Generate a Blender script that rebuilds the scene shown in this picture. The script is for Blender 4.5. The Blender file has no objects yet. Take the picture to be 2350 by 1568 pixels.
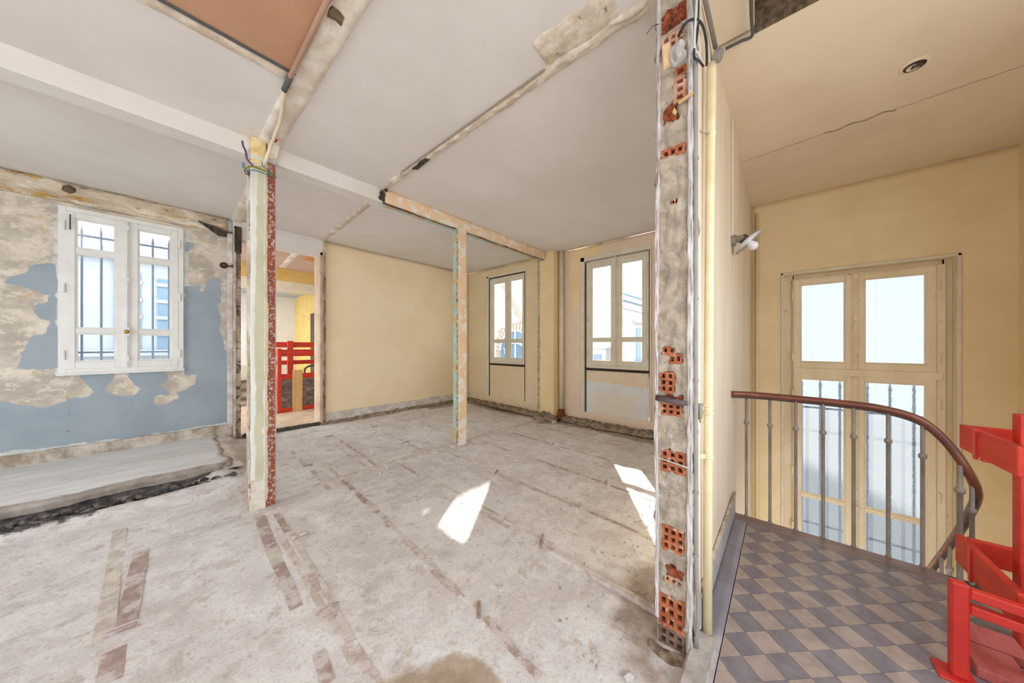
import bpy, bmesh, math, random
import numpy as np
from mathutils import Vector, Matrix, noise

scn = bpy.context.scene
COL = scn.collection
random.seed(7)

# ------------------------------------------------------------------ camera
YAW = math.radians(41.3)
FPX = 711.0
EYE = Vector((0, 0, 1.35))
cam_d = bpy.data.cameras.new('camera')
cam = bpy.data.objects.new('camera', cam_d)
COL.objects.link(cam)
cam.location = EYE
cam.rotation_euler = (math.pi / 2, 0, YAW - math.pi / 2)
cam_d.sensor_width = 36
cam_d.lens = 36 * FPX / 2350
cam_d.shift_y = (793 - 784) / 2350
cam_d.clip_start = 0.02
scn.camera = cam

# ------------------------------------------------------------------ light
SKY = 2.3
world = bpy.data.worlds.new('sky')
scn.world = world
world.use_nodes = True
bg = world.node_tree.nodes['Background']
bg.inputs['Color'].default_value = (0.865, 0.935, 1.0, 1)
bg.inputs['Strength'].default_value = SKY
sun_d = bpy.data.lights.new('sun', 'SUN')
sun = bpy.data.objects.new('sun', sun_d)
COL.objects.link(sun)
sun_d.energy = 14.0
sun_d.angle = math.radians(0.6)
sun_d.color = (1.0, 0.95, 0.87)
sun.rotation_euler = Vector((-0.829, -0.56, -0.626)).to_track_quat('-Z', 'Y').to_euler()
scn.view_settings.view_transform = 'Standard'
scn.view_settings.look = 'None'
scn.view_settings.gamma = 1.0
scn.view_settings.exposure = 1.08
scn.cycles.max_bounces = 10
scn.cycles.diffuse_bounces = 6
scn.cycles.transparent_max_bounces = 16
scn.cycles.sample_clamp_indirect = 6.0
scn.cycles.use_denoising = True

# ------------------------------------------------------------------ helpers
def ray(u, v):
    r, t = (u - 1175) / FPX, (793 - v) / FPX
    c, s = math.cos(YAW), math.sin(YAW)
    return Vector((c + s * r, s - c * r, t))
def onX(u, v, x):
    d = ray(u, v); return EYE + d * (x / d.x)
def onY(u, v, y):
    d = ray(u, v); return EYE + d * (y / d.y)
def onZ(u, v, z=0.0):
    d = ray(u, v); return EYE + d * ((z - EYE.z) / d.z)

def S(r, g, b):
    f = lambda c: c / 12.92 if c <= 0.04045 else ((c + 0.055) / 1.055) ** 2.4
    return (f(r / 255), f(g / 255), f(b / 255), 1)

def fbm(p, oct=4):
    return noise.fractal(p, 1.0, 2.0, oct)

def tag(o, label=None, cat=None, group=None, kind=None):
    if label: o['label'] = label
    if cat: o['category'] = cat
    if group: o['group'] = group
    if kind: o['kind'] = kind
    return o

def thing(name, label, cat, loc, group=None):
    o = bpy.data.objects.new(name, None)
    COL.objects.link(o)
    o.empty_display_size = 0.1
    o.location = loc
    return tag(o, label, cat, group)

def adopt(o, parent):
    if parent is None: return o
    o.parent = parent
    if parent.type == 'EMPTY':
        o.matrix_parent_inverse = Matrix.Translation(-Vector(parent.location))
    return o

IDT = lambda a, b, c: (a, b, c)

class MB:
    def __init__(s, T=IDT):
        s.v = []; s.f = []; s.T = T
    def add(s, verts, faces):
        o = len(s.v)
        s.v += [tuple(s.T(*p)) for p in verts]
        s.f += [tuple(i + o for i in f) for f in faces]
        return s
    def box(s, x0, x1, y0, y1, z0, z1):
        return s.add([(x0, y0, z0), (x1, y0, z0), (x1, y1, z0), (x0, y1, z0), (x0, y0, z1), (x1, y0, z1), (x1, y1, z1), (x0, y1, z1)],
                     [(0, 3, 2, 1), (4, 5, 6, 7), (0, 1, 5, 4), (1, 2, 6, 5), (2, 3, 7, 6), (3, 0, 4, 7)])
    def bar(s, p, q, w, h, up=(0, 0, 1)):
        p, q = Vector(p), Vector(q); d = (q - p).normalized(); up = Vector(up)
        a = d.cross(up).normalized() * w / 2; b = a.cross(d).normalized() * h / 2
        c = [p - a - b, p + a - b, p + a + b, p - a + b]; e = [x + (q - p) for x in c]
        return s.add([tuple(x) for x in c + e], [(0, 1, 2, 3), (7, 6, 5, 4), (0, 4, 5, 1), (1, 5, 6, 2), (2, 6, 7, 3), (3, 7, 4, 0)])
    def tube(s, pts, r, n=8, closed=True):
        P = [Vector(p) for p in pts]; rr = r if isinstance(r, (list, tuple)) else [r] * len(P)
        vs = []; ref = None
        for i, p in enumerate(P):
            d = (P[min(i + 1, len(P) - 1)] - P[max(i - 1, 0)]).normalized()
            if ref is None: ref = Vector((0, 0, 1)) if abs(d.z) < .9 else Vector((1, 0, 0))
            a = d.cross(ref).normalized(); b = a.cross(d).normalized(); ref = b
            for k in range(n):
                t = 2 * math.pi * k / n
                vs.append(tuple(p + (a * math.cos(t) + b * math.sin(t)) * rr[i]))
        fs = [(i * n + k, i * n + (k + 1) % n, (i + 1) * n + (k + 1) % n, (i + 1) * n + k) for i in range(len(P) - 1) for k in range(n)]
        fs.append(tuple(range(n - 1, -1, -1))); fs.append(tuple(range((len(P) - 1) * n, len(P) * n)))
        return s.add(vs, fs)
    def lathe(s, prof, c, axis, n=20):
        c = Vector(c); ax = Vector(axis).normalized()
        return s.tube([c + ax * h for h, r in prof], [max(r, 1e-4) for h, r in prof], n)
    def prism(s, poly, a, b, fn):
        n = len(poly)
        return s.add([fn(x, y, a) for x, y in poly] + [fn(x, y, b) for x, y in poly],
                     [tuple(range(n)), tuple(range(2 * n - 1, n - 1, -1))] + [(i, i + n, (i + 1) % n + n, (i + 1) % n) for i in range(n)])
    def build(s, name, mat, parent=None, bevel=0, smooth=False, fix=True):
        me = bpy.data.meshes.new(name)
        me.from_pydata(s.v, [], s.f)
        if fix:
            bm = bmesh.new(); bm.from_mesh(me)
            bmesh.ops.recalc_face_normals(bm, faces=bm.faces)
            bm.to_mesh(me); bm.free()
        me.materials.append(mat)
        if smooth:
            me.polygons.foreach_set('use_smooth', [True] * len(me.polygons))
        o = bpy.data.objects.new(name, me)
        COL.objects.link(o)
        if bevel:
            m = o.modifiers.new('bevel', 'BEVEL'); m.width = bevel; m.segments = 1; m.limit_method = 'ANGLE'
        return adopt(o, parent)

def curve_pts(ctrl, n=8):
    """Catmull-Rom through control points"""
    P = [Vector(p) for p in ctrl]; P = [P[0] * 2 - P[1]] + P + [P[-1] * 2 - P[-2]]
    out = []
    for i in range(1, len(P) - 2):
        a, b, c, d = P[i - 1:i + 3]
        for k in range(n):
            t = k / n
            out.append(0.5 * ((2 * b) + (c - a) * t + (2 * a - 5 * b + 4 * c - d) * t * t + (3 * b - a - 3 * c + d) * t ** 3))
    out.append(P[-2])
    return out

def sdf(polys, pts):
    """signed distance (positive inside the union of the polygons)"""
    best = np.full(len(pts), -9.0)
    for poly in polys:
        A = np.array(poly, float); B = np.roll(A, -1, 0)
        d = np.full(len(pts), 9.0); ins = np.zeros(len(pts), bool)
        for a, b in zip(A, B):
            e = b - a; w = pts - a
            t = np.clip((w @ e) / max(e @ e, 1e-9), 0, 1)
            d = np.minimum(d, np.hypot(*(w - t[:, None] * e).T))
            cond = (a[1] > pts[:, 1]) != (b[1] > pts[:, 1])
            xi = a[0] + (pts[:, 1] - a[1]) * e[0] / (e[1] if abs(e[1]) > 1e-9 else 1e-9)
            ins ^= cond & (pts[:, 0] < xi)
        best = np.maximum(best, np.where(ins, d, -d))
    return np.clip(best, -.4, .4)

def cuts(a, b, res, extra=()):
    k = sorted({a, b, *[e for e in extra if a < e < b]})
    out = []
    for p, q in zip(k, k[1:]):
        n = max(1, round((q - p) / res)); out += [p + (q - p) * i / n for i in range(n)]
    return out + [b]

def surface(name, F, u0, u1, v0, v1, res, mat, parent=None, holes=(), thick=0, disp=None, masks=None, smooth=True, flip=False):
    """a wall, floor or ceiling: F(u, v, h) -> world; holes are (u0,u1,v0,v1); masks {attribute: [polygons in (u,v)]}"""
    us = cuts(u0, u1, res, [h[i] for h in holes for i in (0, 1)])
    vs = cuts(v0, v1, res, [h[i] for h in holes for i in (2, 3)])
    nu, nv = len(us), len(vs)
    uv = np.array([(a, b) for b in vs for a in us])
    V = [F(a, b, disp(a, b) if disp else 0) for a, b in uv]
    faces = []
    for j in range(nv - 1):
        for i in range(nu - 1):
            cu, cv = (us[i] + us[i + 1]) / 2, (vs[j] + vs[j + 1]) / 2
            if any(h[0] < cu < h[1] and h[2] < cv < h[3] for h in holes): continue
            q = (j * nu + i, j * nu + i + 1, (j + 1) * nu + i + 1, (j + 1) * nu + i)
            faces.append(q[::-1] if flip else q)
    me = bpy.data.meshes.new(name)
    me.from_pydata([tuple(p) for p in V], [], faces)
    for k, polys in (masks or {}).items():
        at = me.attributes.new(k, 'FLOAT', 'POINT')
        at.data.foreach_set('value', sdf(polys, uv).astype(np.float32))
    me.materials.append(mat)
    if smooth: me.polygons.foreach_set('use_smooth', [True] * len(me.polygons))
    o = bpy.data.objects.new(name, me)
    COL.objects.link(o)
    if thick:
        m = o.modifiers.new('solid', 'SOLIDIFY'); m.thickness = thick; m.offset = -1
    return adopt(o, parent)

def ridge(name, pts, width, h, mat, parent=None, up=(0, 0, 1), res=.03, rag=.25, seed=0, nc=6, rough=.5, flat=False, mask=None):
    """a ragged strip of plaster, mortar or dirt lying along a path on a surface"""
    up = Vector(up).normalized(); P = [Vector(p) for p in pts]; Q = []
    for a, b in zip(P, P[1:]):
        n = max(1, int((b - a).length / res)); Q += [a + (b - a) * i / n for i in range(n)]
    Q.append(P[-1])
    vs = []; fs = []
    for i, p in enumerate(Q):
        d = (Q[min(i + 1, len(Q) - 1)] - Q[max(i - 1, 0)]).normalized(); sd = d.cross(up).normalized()
        for k in range(nc):
            t = k / (nc - 1) * 2 - 1
            e = 1 + rag * (noise.noise(Vector((i * res * 9, seed * 7.3 + (3 if t > 0 else 0), 1.7))) + .6 * noise.noise(Vector((i * res * 31, seed * 3.1, t * 2))))
            hh = 0 if abs(t) > .99 or i in (0, len(Q) - 1) else h * ((1 if flat else 1 - t * t * .6) + rough * noise.noise(Vector((i * res * 14, t * 3, seed + .5))))
            vs.append(tuple(p + sd * (t * width / 2 * e) + up * (hh - .003 * (hh == 0))))
    for i in range(len(Q) - 1):
        for k in range(nc - 1):
            fs.append((i * nc + k, i * nc + k + 1, (i + 1) * nc + k + 1, (i + 1) * nc + k))
    m = MB(); m.v = vs; m.f = fs
    return m.build(name, mat, parent, smooth=True)

def rock(m, c, r, seed, sq=.7):
    c = Vector(c); bm = bmesh.new()
    bmesh.ops.create_icosphere(bm, subdivisions=1, radius=1)
    vs = []
    for v in bm.verts:
        k = r * (1 + .45 * noise.noise(v.co * 1.7 + Vector((seed * 3.7, seed, 0))))
        vs.append(tuple(c + Vector((v.co.x * k, v.co.y * k * .8, v.co.z * k * sq))))
    m.add(vs, [tuple(v.index for v in f.verts) for f in bm.faces]); bm.free()
    return m

# ------------------------------------------------------------------ materials
class NT:
    def __init__(s, name):
        s.m = bpy.data.materials.new(name); s.m.use_nodes = True
        s.t = s.m.node_tree; s.n = s.t.nodes; s.l = s.t.links
        s.b = s.n['Principled BSDF']; s.tc = s.n.new('ShaderNodeTexCoord')
    def link(s, a, b): s.l.new(a, b)
    def put(s, sock, v):
        if hasattr(v, 'is_linked') or hasattr(v, 'links'): s.l.new(v, sock)
        else: sock.default_value = v
    def noise(s, sc, det=5, rgh=.6, st=(1, 1, 1), off=0):
        mp = s.n.new('ShaderNodeMapping'); mp.inputs['Scale'].default_value = st; mp.inputs['Location'].default_value = (off, off * .7, off * .3)
        s.link(s.tc.outputs['Object'], mp.inputs['Vector'])
        t = s.n.new('ShaderNodeTexNoise'); s.link(mp.outputs[0], t.inputs['Vector'])
        t.inputs['Scale'].default_value = sc; t.inputs['Detail'].default_value = det; t.inputs['Roughness'].default_value = rgh
        return t.outputs['Fac']
    def math(s, op, a, b=0., c=None):
        n = s.n.new('ShaderNodeMath'); n.operation = op
        s.put(n.inputs[0], a); s.put(n.inputs[1], b)
        if c is not None: s.put(n.inputs[2], c)
        return n.outputs[0]
    def step(s, x, a, b):
        n = s.n.new('ShaderNodeMapRange'); n.interpolation_type = 'SMOOTHSTEP'
        s.put(n.inputs['Value'], x); n.inputs['From Min'].default_value = a; n.inputs['From Max'].default_value = b
        return n.outputs['Result']
    def mix(s, f, a, b):
        n = s.n.new('ShaderNodeMix'); n.data_type = 'RGBA'
        s.put(n.inputs['Factor'], f); s.put(n.inputs['A'] if False else n.inputs[6], a); s.put(n.inputs[7], b)
        return n.outputs[2]
    def attr(s, name):
        n = s.n.new('ShaderNodeAttribute'); n.attribute_name = name; return n.outputs['Fac']
    def tex(s, spec, off=0):
        """spec: colour | (c1, c2, scale[, stretch[, lo, hi]])"""
        if not isinstance(spec[0], tuple): return spec
        st = spec[3] if len(spec) > 3 else (1, 1, 1)
        lo, hi = (spec[4], spec[5]) if len(spec) > 5 else (.36, .64)
        return s.mix(s.step(s.noise(spec[2], 7, .65, st, off), lo, hi), spec[0], spec[1])

def M(name, base, rough=.85, bump=.15, bsc=45, over=(), metal=0, spec=.3, bst=(1, 1, 1)):
    """base: tex spec; over: dicts laid on top: by attribute mask or by thresholded noise"""
    s = NT(name)
    c = s.tex(base); h = s.math('MULTIPLY', s.noise(bsc, 6, .65, bst, 3.3), 1.0)
    for i, o in enumerate(over):
        sp = o.get('sc', 9); nz = s.noise(sp, 7, .68, o.get('st', (1, 1, 1)), 5.1 + i * 2.3)
        if 'attr' in o:
            x = s.math('ADD', s.attr(o['attr']), s.math('MULTIPLY', s.math('SUBTRACT', nz, .5), o.get('amp', .12)))
            f = s.step(x, -o.get('soft', .003), o.get('soft', .003))
        else:
            f = s.step(nz, o['lo'], o['hi'])
        if 'k' in o: f = s.math('MULTIPLY', f, o['k'])
        c = s.mix(f, c, s.tex(o['c'], 1.7 + i))
        if 'h' in o: h = s.math('ADD', h, s.math('MULTIPLY', f, o['h']))
    s.link(c if hasattr(c, 'links') else c, s.b.inputs['Base Color']) if hasattr(c, 'links') else s.put(s.b.inputs['Base Color'], c)
    s.b.inputs['Roughness'].default_value = rough
    s.b.inputs['Metallic'].default_value = metal
    s.b.inputs['Specular IOR Level'].default_value = spec
    if bump:
        bn = s.n.new('ShaderNodeBump'); bn.inputs['Strength'].default_value = bump; bn.inputs['Distance'].default_value = .01
        s.link(h, bn.inputs['Height']); s.link(bn.outputs[0], s.b.inputs['Normal'])
    return s.m

def glass_clear():
    s = NT('clear_glass'); s.n.remove(s.b)
    tr = s.n.new('ShaderNodeBsdfTransparent'); tr.inputs[0].default_value = (.85, .87, .88, 1)
    gl = s.n.new('ShaderNodeBsdfGlossy'); gl.inputs['Roughness'].default_value = .02
    fr = s.n.new('ShaderNodeLayerWeight'); fr.inputs['Blend'].default_value = .12
    mx = s.n.new('ShaderNodeMixShader')
    s.link(fr.outputs[0], mx.inputs[0]); s.link(tr.outputs[0], mx.inputs[1]); s.link(gl.outputs[0], mx.inputs[2])
    s.link(mx.outputs[0], s.n['Material Output'].inputs['Surface'])
    return s.m

def glass_frost():
    s = NT('rippled_glass'); s.n.remove(s.b)
    rf = s.n.new('ShaderNodeBsdfRefraction'); rf.inputs['IOR'].default_value = 1.07; rf.inputs['Roughness'].default_value = .02
    rf.inputs['Color'].default_value = (.46, .485, .505, 1)
    tl = s.n.new('ShaderNodeBsdfTranslucent'); tl.inputs[0].default_value = (.46, .485, .505, 1)
    gl = s.n.new('ShaderNodeBsdfGlossy'); gl.inputs['Roughness'].default_value = .25
    bn = s.n.new('ShaderNodeBump'); bn.inputs['Strength'].default_value = .55; bn.inputs['Distance'].default_value = .01
    s.link(s.noise(70, 2, .5), bn.inputs['Height'])
    for n in (rf, gl): s.link(bn.outputs[0], n.inputs['Normal'])
    m1 = s.n.new('ShaderNodeMixShader'); m1.inputs[0].default_value = .08
    m2 = s.n.new('ShaderNodeMixShader'); m2.inputs[0].default_value = .06
    s.link(rf.outputs[0], m1.inputs[1]); s.link(tl.outputs[0], m1.inputs[2])
    s.link(m1.outputs[0], m2.inputs[1]); s.link(gl.outputs[0], m2.inputs[2])
    s.link(m2.outputs[0], s.n['Material Output'].inputs['Surface'])
    return s.m

PLASTER_RAW = (S(214, 205, 190), S(178, 166, 150), 7)
mCeil = M('ceiling_paint', (S(226, 221, 217), S(219, 213, 208), 1.2), .9, .05, 25)
mBeamWhite = M('white_beam_paint', (S(226, 221, 215), S(219, 213, 206), 2), .85, .05)
mScar = M('scarred_plaster', (S(230, 219, 203), S(200, 184, 164), 9), .95, .5, 30,
          [dict(lo=.62, hi=.68, sc=13, c=S(120, 104, 86), k=.8)])
mScarBeam = M('stripped_beam_plaster', (S(232, 224, 213), S(210, 198, 183), 7), .95, .35, 35,
              [dict(lo=.63, hi=.68, sc=10, c=S(150, 132, 106), k=.7), dict(lo=.70, hi=.72, sc=22, c=S(84, 70, 55))])
mBlue = M('peeling_blue_wall', (S(216, 205, 188), S(176, 167, 154), 4.5), .9, .25, 30, [
    dict(lo=.53, hi=.58, sc=4, c=S(176, 166, 150), k=.6, st=(1, 1, 2.0)), dict(lo=.55, hi=.58, sc=9, c=S(226, 216, 200), k=.6, st=(1, 1, 1.6)), dict(lo=.60, hi=.63, sc=16, c=S(150, 138, 122), k=.55, st=(1, 1, 2)),
    dict(lo=.61, hi=.66, sc=7.5, c=S(196, 158, 88), k=.55),
    dict(attr='pale', amp=.05, sc=14, c=(S(212, 214, 208), S(196, 200, 198), 8)),
    dict(attr='paint', amp=.10, sc=8, c=(S(148, 160, 168), S(158, 168, 175), 2.5), h=.8),
    dict(lo=.72, hi=.735, sc=11, c=S(214, 205, 190))])
mLintel = M('plastered_lintel', (S(216, 202, 180), S(176, 158, 136), 6, (.5, .5, 1.6)), .95, .5, 24, [
    dict(lo=.54, hi=.58, sc=6, c=S(232, 224, 208), k=.6, st=(.5, .5, 1.6)), dict(lo=.55, hi=.59, sc=8, c=(S(204, 164, 92), S(160, 122, 66), 12), st=(.45, .45, 1.6), k=.9),
    dict(lo=.63, hi=.68, sc=9, c=S(116, 100, 82), st=(.5, .5, 1.3), k=.8)])
mPlinth = M('dirty_plinth', (S(206, 196, 182), S(150, 136, 118), 7, (1, 1, .6)), .95, .5, 30,
            [dict(lo=.60, hi=.68, sc=9, c=S(96, 82, 66), st=(1, 1, .5), k=.8)])
mPlinthWhite = M('rough_white_plinth', (S(222, 217, 212), S(190, 180, 170), 8), .95, .45, 30,
                 [dict(lo=.64, hi=.7, sc=9, c=S(120, 104, 88), k=.7)])
mCream = M('cream_wallpaper', (S(240, 222, 188), S(235, 214, 178), 1.3), .9, .06, 60,
           [dict(lo=.60, hi=.70, sc=1.6, c=S(240, 230, 212), k=.6)])
mPeach = M('peach_wall', (S(236, 214, 190), S(230, 206, 182), 1.6), .9, .06, 60, [
    dict(attr='ochre', amp=.01, sc=20, c=(S(240, 216, 168), S(234, 208, 156), 3), soft=.004)])
mFarL = M('ochre_wall', (S(230, 210, 174), S(224, 202, 164), 1.6), .9, .06, 60)
mOchre = M('ochre_breast', (S(238, 214, 166), S(232, 206, 154), 2.5), .9, .06, 60)
mStair = M('yellow_stair_wall', (S(236, 217, 178), S(228, 207, 164), 1.6), .8, .08, 50,
           [dict(lo=.66, hi=.74, sc=18, c=S(186, 158, 110), k=.35)])
mStairCeil = M('stair_ceiling_paint', (S(230, 216, 193), S(222, 207, 182), 1.5), .85, .1, 20)
mPartition = M('cream_gloss_wall', (S(228, 214, 194), S(217, 202, 180), 3, (1, 1, .2)), .55, .08, 30, spec=.4, bst=(1, 1, .2))
mFloor = M('stripped_dusty_floor', (S(220, 217, 214), S(204, 198, 194), 1.6), .95, .8, 22, [
    dict(lo=.54, hi=.70, sc=3.2, c=S(204, 188, 178), k=.5, st=(.5, 1.6, 1)),
    dict(lo=.55, hi=.68, sc=2.3, c=S(184, 179, 182), k=.6, st=(.4, 1.7, 1)),
    dict(lo=.50, hi=.56, sc=7, c=S(228, 226, 222), k=.45), dict(lo=.55, hi=.60, sc=4.2, c=S(186, 176, 170), k=.4), dict(lo=.57, hi=.63, sc=10, c=S(178, 164, 152), k=.5),
    dict(lo=.54, hi=.66, sc=60, c=S(164, 146, 132), k=.45), dict(lo=.60, hi=.68, sc=17, c=S(172, 152, 136), k=.5),
    dict(attr='damp', amp=.16, sc=6, c=(S(180, 162, 140), S(158, 138, 114), 8), k=.9, soft=.02),
    dict(attr='dirt', amp=.22, sc=8, c=(S(168, 150, 130), S(128, 110, 92), 12), k=.8, soft=.05),
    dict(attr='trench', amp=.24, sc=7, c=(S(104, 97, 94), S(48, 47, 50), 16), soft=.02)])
mSlab = M('raised_screed', (S(222, 222, 222), S(206, 203, 200), 4, (.25, 1.6, 1)), .95, .4, 26, [
    dict(lo=.58, hi=.66, sc=5, c=S(158, 142, 130), k=.7, st=(.3, 2, 1)),
    dict(lo=.55, hi=.66, sc=9, c=S(222, 224, 226), k=.6, st=(.4, 1.4, 1)),
    dict(attr='edge', amp=.10, sc=9, c=(S(158, 142, 128), S(120, 106, 94), 10), k=.8, soft=.03)])
mRubble = M('dark_rubble', (S(126, 116, 108), S(52, 50, 52), 14), .95, .5, 50)
mMortarPale = M('pale_mortar_crumbs', (S(214, 206, 196), S(188, 178, 166), 10), .95, .6, 40, [dict(lo=.58, hi=.64, sc=14, c=S(156, 138, 118), k=.6)])
mBrickDeep = M('broken_brick_clay', (S(176, 96, 60), S(112, 58, 38), 22), .95, .9, 50, [dict(lo=.62, hi=.68, sc=20, c=S(76, 44, 32), k=.8)])
mDirt = M('swept_dirt', (S(166, 148, 126), S(106, 90, 72), 16), .97, .7, 60)
mBatten = M('embedded_batten', (S(194, 178, 170), S(174, 154, 146), 12), .95, .5, 50,
            [dict(lo=.43, hi=.55, sc=8, c=S(212, 204, 198), k=.85)])
mBattenDark = M('dark_batten', (S(180, 160, 152), S(158, 138, 130), 12), .95, .5, 50,
                [dict(lo=.48, hi=.57, sc=8, c=S(208, 201, 196), k=.85)])
mWhitePaint = M('white_window_paint', (S(228, 227, 222), S(220, 218, 212), 5), .5, .03, spec=.4)
mCreamPaint = M('cream_window_paint', (S(226, 218, 198), S(216, 206, 184), 5), .6, .05, spec=.4)
mOldPaint = M('worn_cream_paint', (S(238, 224, 196), S(228, 212, 180), 6, (1, 1, .4)), .6, .12, 30,
              [dict(lo=.66, hi=.69, sc=16, c=S(134, 112, 80), k=.7, st=(1, 1, .5))], spec=.4)
mGap = M('black_gap', S(60, 50, 40), .95, 0)
mRust = M('rusty_steel', (S(156, 86, 62), S(130, 72, 58), 12), .9, .4, 40, [
    dict(lo=.51, hi=.58, sc=40, c=S(206, 188, 180), k=.75), dict(lo=.62, hi=.66, sc=18, c=S(178, 92, 50), k=.8)])
mRustRaw = M('raw_rust', (S(138, 76, 50), S(96, 56, 42), 20), .95, .5, 50)
mPostCase = M('flaking_column_paint', (S(226, 228, 220), S(214, 216, 206), 6, (1, 1, .3)), .8, .2, 30, [
    dict(attr='green', amp=.05, sc=9, c=(S(202, 198, 172), S(192, 188, 160), 4), soft=.004),
    dict(attr='raw', amp=.05, sc=9, c=(S(222, 214, 200), S(198, 186, 170), 12), soft=.01),
    dict(attr='ochre', amp=.05, sc=12, c=(S(236, 216, 170), S(218, 188, 128), 14), soft=.004),
    dict(lo=.70, hi=.72, sc=14, c=S(206, 176, 116), k=.7)])
mMint = M('mint_edge', (S(176, 206, 188), S(160, 192, 176), 8), .85, .15, over=[
    dict(lo=.54, hi=.57, sc=7, c=S(206, 172, 112)), dict(lo=.62, hi=.64, sc=15, c=S(220, 210, 196))])
mPeachPeel = M('peeling_peach', (S(236, 208, 172), S(230, 198, 160), 4), .9, .2, 30, [
    dict(lo=.53, hi=.55, sc=9, c=S(232, 226, 216), h=-.5), dict(lo=.60, hi=.62, sc=7, c=S(234, 202, 132))])
mRubbleEdge = M('broken_plaster_edge', (S(206, 194, 180), S(150, 132, 116), 22), .95, .7, 50, [
    dict(lo=.60, hi=.63, sc=24, c=S(84, 66, 56)), dict(lo=.63, hi=.66, sc=17, c=S(156, 78, 48))])
mCement = M('crumbly_cement', (S(188, 174, 155), S(156, 143, 127), 14), .95, .9, 60, [
    dict(lo=.60, hi=.68, sc=55, c=S(112, 98, 84), k=.8), dict(lo=.58, hi=.66, sc=16, c=S(206, 196, 180), k=.6)])
mPlasterEdge = M('white_plaster_edge', (S(210, 205, 202), S(184, 176, 170), 12, (1, 1, .5)), .95, .5, 40, [
    dict(lo=.68, hi=.71, sc=26, c=S(92, 82, 74), k=.8)])
mBrick = M('hollow_brick_clay', (S(184, 110, 76), S(152, 86, 56), 18), .95, .5, 70,
           [dict(lo=.56, hi=.64, sc=26, c=S(200, 166, 144), k=.75), dict(lo=.62, hi=.66, sc=12, c=S(206, 192, 174), k=.8)])
mBrickPale = M('dusty_brick_clay', (S(208, 168, 146), S(186, 132, 104), 20), .95, .6, 60)
mBrickGrey = M('grimy_brick_clay', (S(142, 116, 98), S(112, 90, 76), 20), .95, .6, 60)
mDark = M('dark_cavity', S(38, 28, 24), .95, 0)
mPipeCream = M('cream_pipe_paint', (S(236, 224, 188), S(226, 210, 166), 6), .5, .06, 30,
               [dict(lo=.70, hi=.73, sc=20, c=S(176, 144, 86), k=.6)], spec=.4)
mConduit = M('grey_conduit_plastic', (S(154, 150, 144), S(140, 136, 131), 6), .5, .03)
mConduitPink = M('tan_conduit_plastic', (S(206, 170, 144), S(196, 158, 132), 5), .5, .02)
mConduitCream = M('cream_conduit_plastic', (S(226, 214, 190), S(212, 200, 176), 5), .55, .03)
mCableBlack = M('black_cable', S(52, 54, 58), .5, 0)
mCableWhite = M('white_cable', S(214, 212, 208), .5, 0)
mMetalDark = M('dark_iron', (S(92, 88, 84), S(70, 66, 62), 12), .6, .1)
mWireRed = M('red_wire', S(176, 36, 40), .5, 0)
mWirePurple = M('purple_wire', S(98, 72, 128), .5, 0)
mWireGreen = M('green_yellow_wire', S(128, 128, 44), .5, 0)
mWireBlue = M('blue_wire', S(62, 120, 150), .5, 0)
mTape = M('grey_coupling', S(92, 90, 90), .6, 0)
mBrownPaint = M('tan_ceiling_paint', (S(196, 152, 122), S(186, 142, 112), 1.5), .85, .04, 25)
mWoodOld = M('old_grey_timber', (S(128, 108, 86), S(84, 70, 56), 10, (.3, 3, 3)), .95, .5, 40, bst=(.3, 3, 3))
mWoodDark = M('charred_timber', (S(92, 80, 68), S(50, 44, 40), 14, (3, 3, .4)), .95, .6, 40, bst=(3, 3, .4))
mJamb = M('scraped_jamb', (S(212, 202, 186), S(166, 148, 126), 9, (1, 1, .5)), .95, .5, 40, [
    dict(lo=.60, hi=.64, sc=16, c=S(96, 74, 54), k=.85), dict(lo=.65, hi=.68, sc=13, c=S(176, 116, 56), k=.8)])
mJambRust = M('rusty_jamb', (S(196, 178, 158), S(150, 112, 86), 12, (1.6, 1.6, .4)), .95, .5, 40, [
    dict(lo=.54, hi=.60, sc=12, c=S(124, 72, 46), k=.85, st=(2, 2, .35)), dict(lo=.62, hi=.66, sc=16, c=S(70, 52, 42), k=.85)])
mHandrail = M('varnished_handrail', (S(128, 72, 52), S(98, 54, 42), 8, (3, .4, 1)), .32, .05, spec=.6)
mIron = M('grey_baluster_paint', (S(154, 144, 136), S(134, 126, 118), 10), .5, .08, spec=.5)
mTileDark = M('slate_tile', (S(134, 128, 134), S(116, 111, 118), 14), .34, .1, 60, spec=.5)
mTileLight = M('stone_tile', (S(172, 158, 150), S(154, 140, 132), 14), .34, .1, 60, spec=.5)
mBorder = M('stone_border', (S(148, 144, 150), S(130, 126, 134), 6), .45, .1, 40, [
    dict(attr='dust', amp=.2, sc=7, c=(S(186, 182, 180), S(160, 154, 150), 12), k=.8, soft=.05)], spec=.5)
mBorderDust = M('dusty_threshold', (S(190, 184, 178), S(160, 152, 146), 14), .9, .3, 40)
mCleat = M('dusty_cleat', (S(176, 158, 138), S(140, 122, 106), 14), .95, .4, 50)
mGrout = M('tile_grout', S(92, 86, 84), .9, .1)
mNosing = M('landing_nosing', (S(150, 130, 122), S(128, 108, 102), 6, (1, .4, 1)), .4, .06, spec=.5)
mBaseStair = M('grey_skirting', (S(178, 174, 172), S(160, 156, 154), 5), .6, .06)
mRed = M('red_timber_paint', (S(206, 64, 44), S(188, 54, 38), 5, (.5, 3, 3)), .55, .15, 25, [
    dict(lo=.62, hi=.68, sc=9, c=S(206, 100, 92), k=.6, st=(.5, 3, 3))], bst=(.5, 3, 3))
mRedDusty = M('dusty_red_boards', (S(188, 104, 100), S(172, 84, 80), 7, (.6, 3, 1)), .75, .2, 30, bst=(.6, 3, 1))
mRedSteel = M('red_steel_paint', (S(200, 50, 40), S(184, 42, 34), 6), .4, .08, spec=.5)
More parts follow.
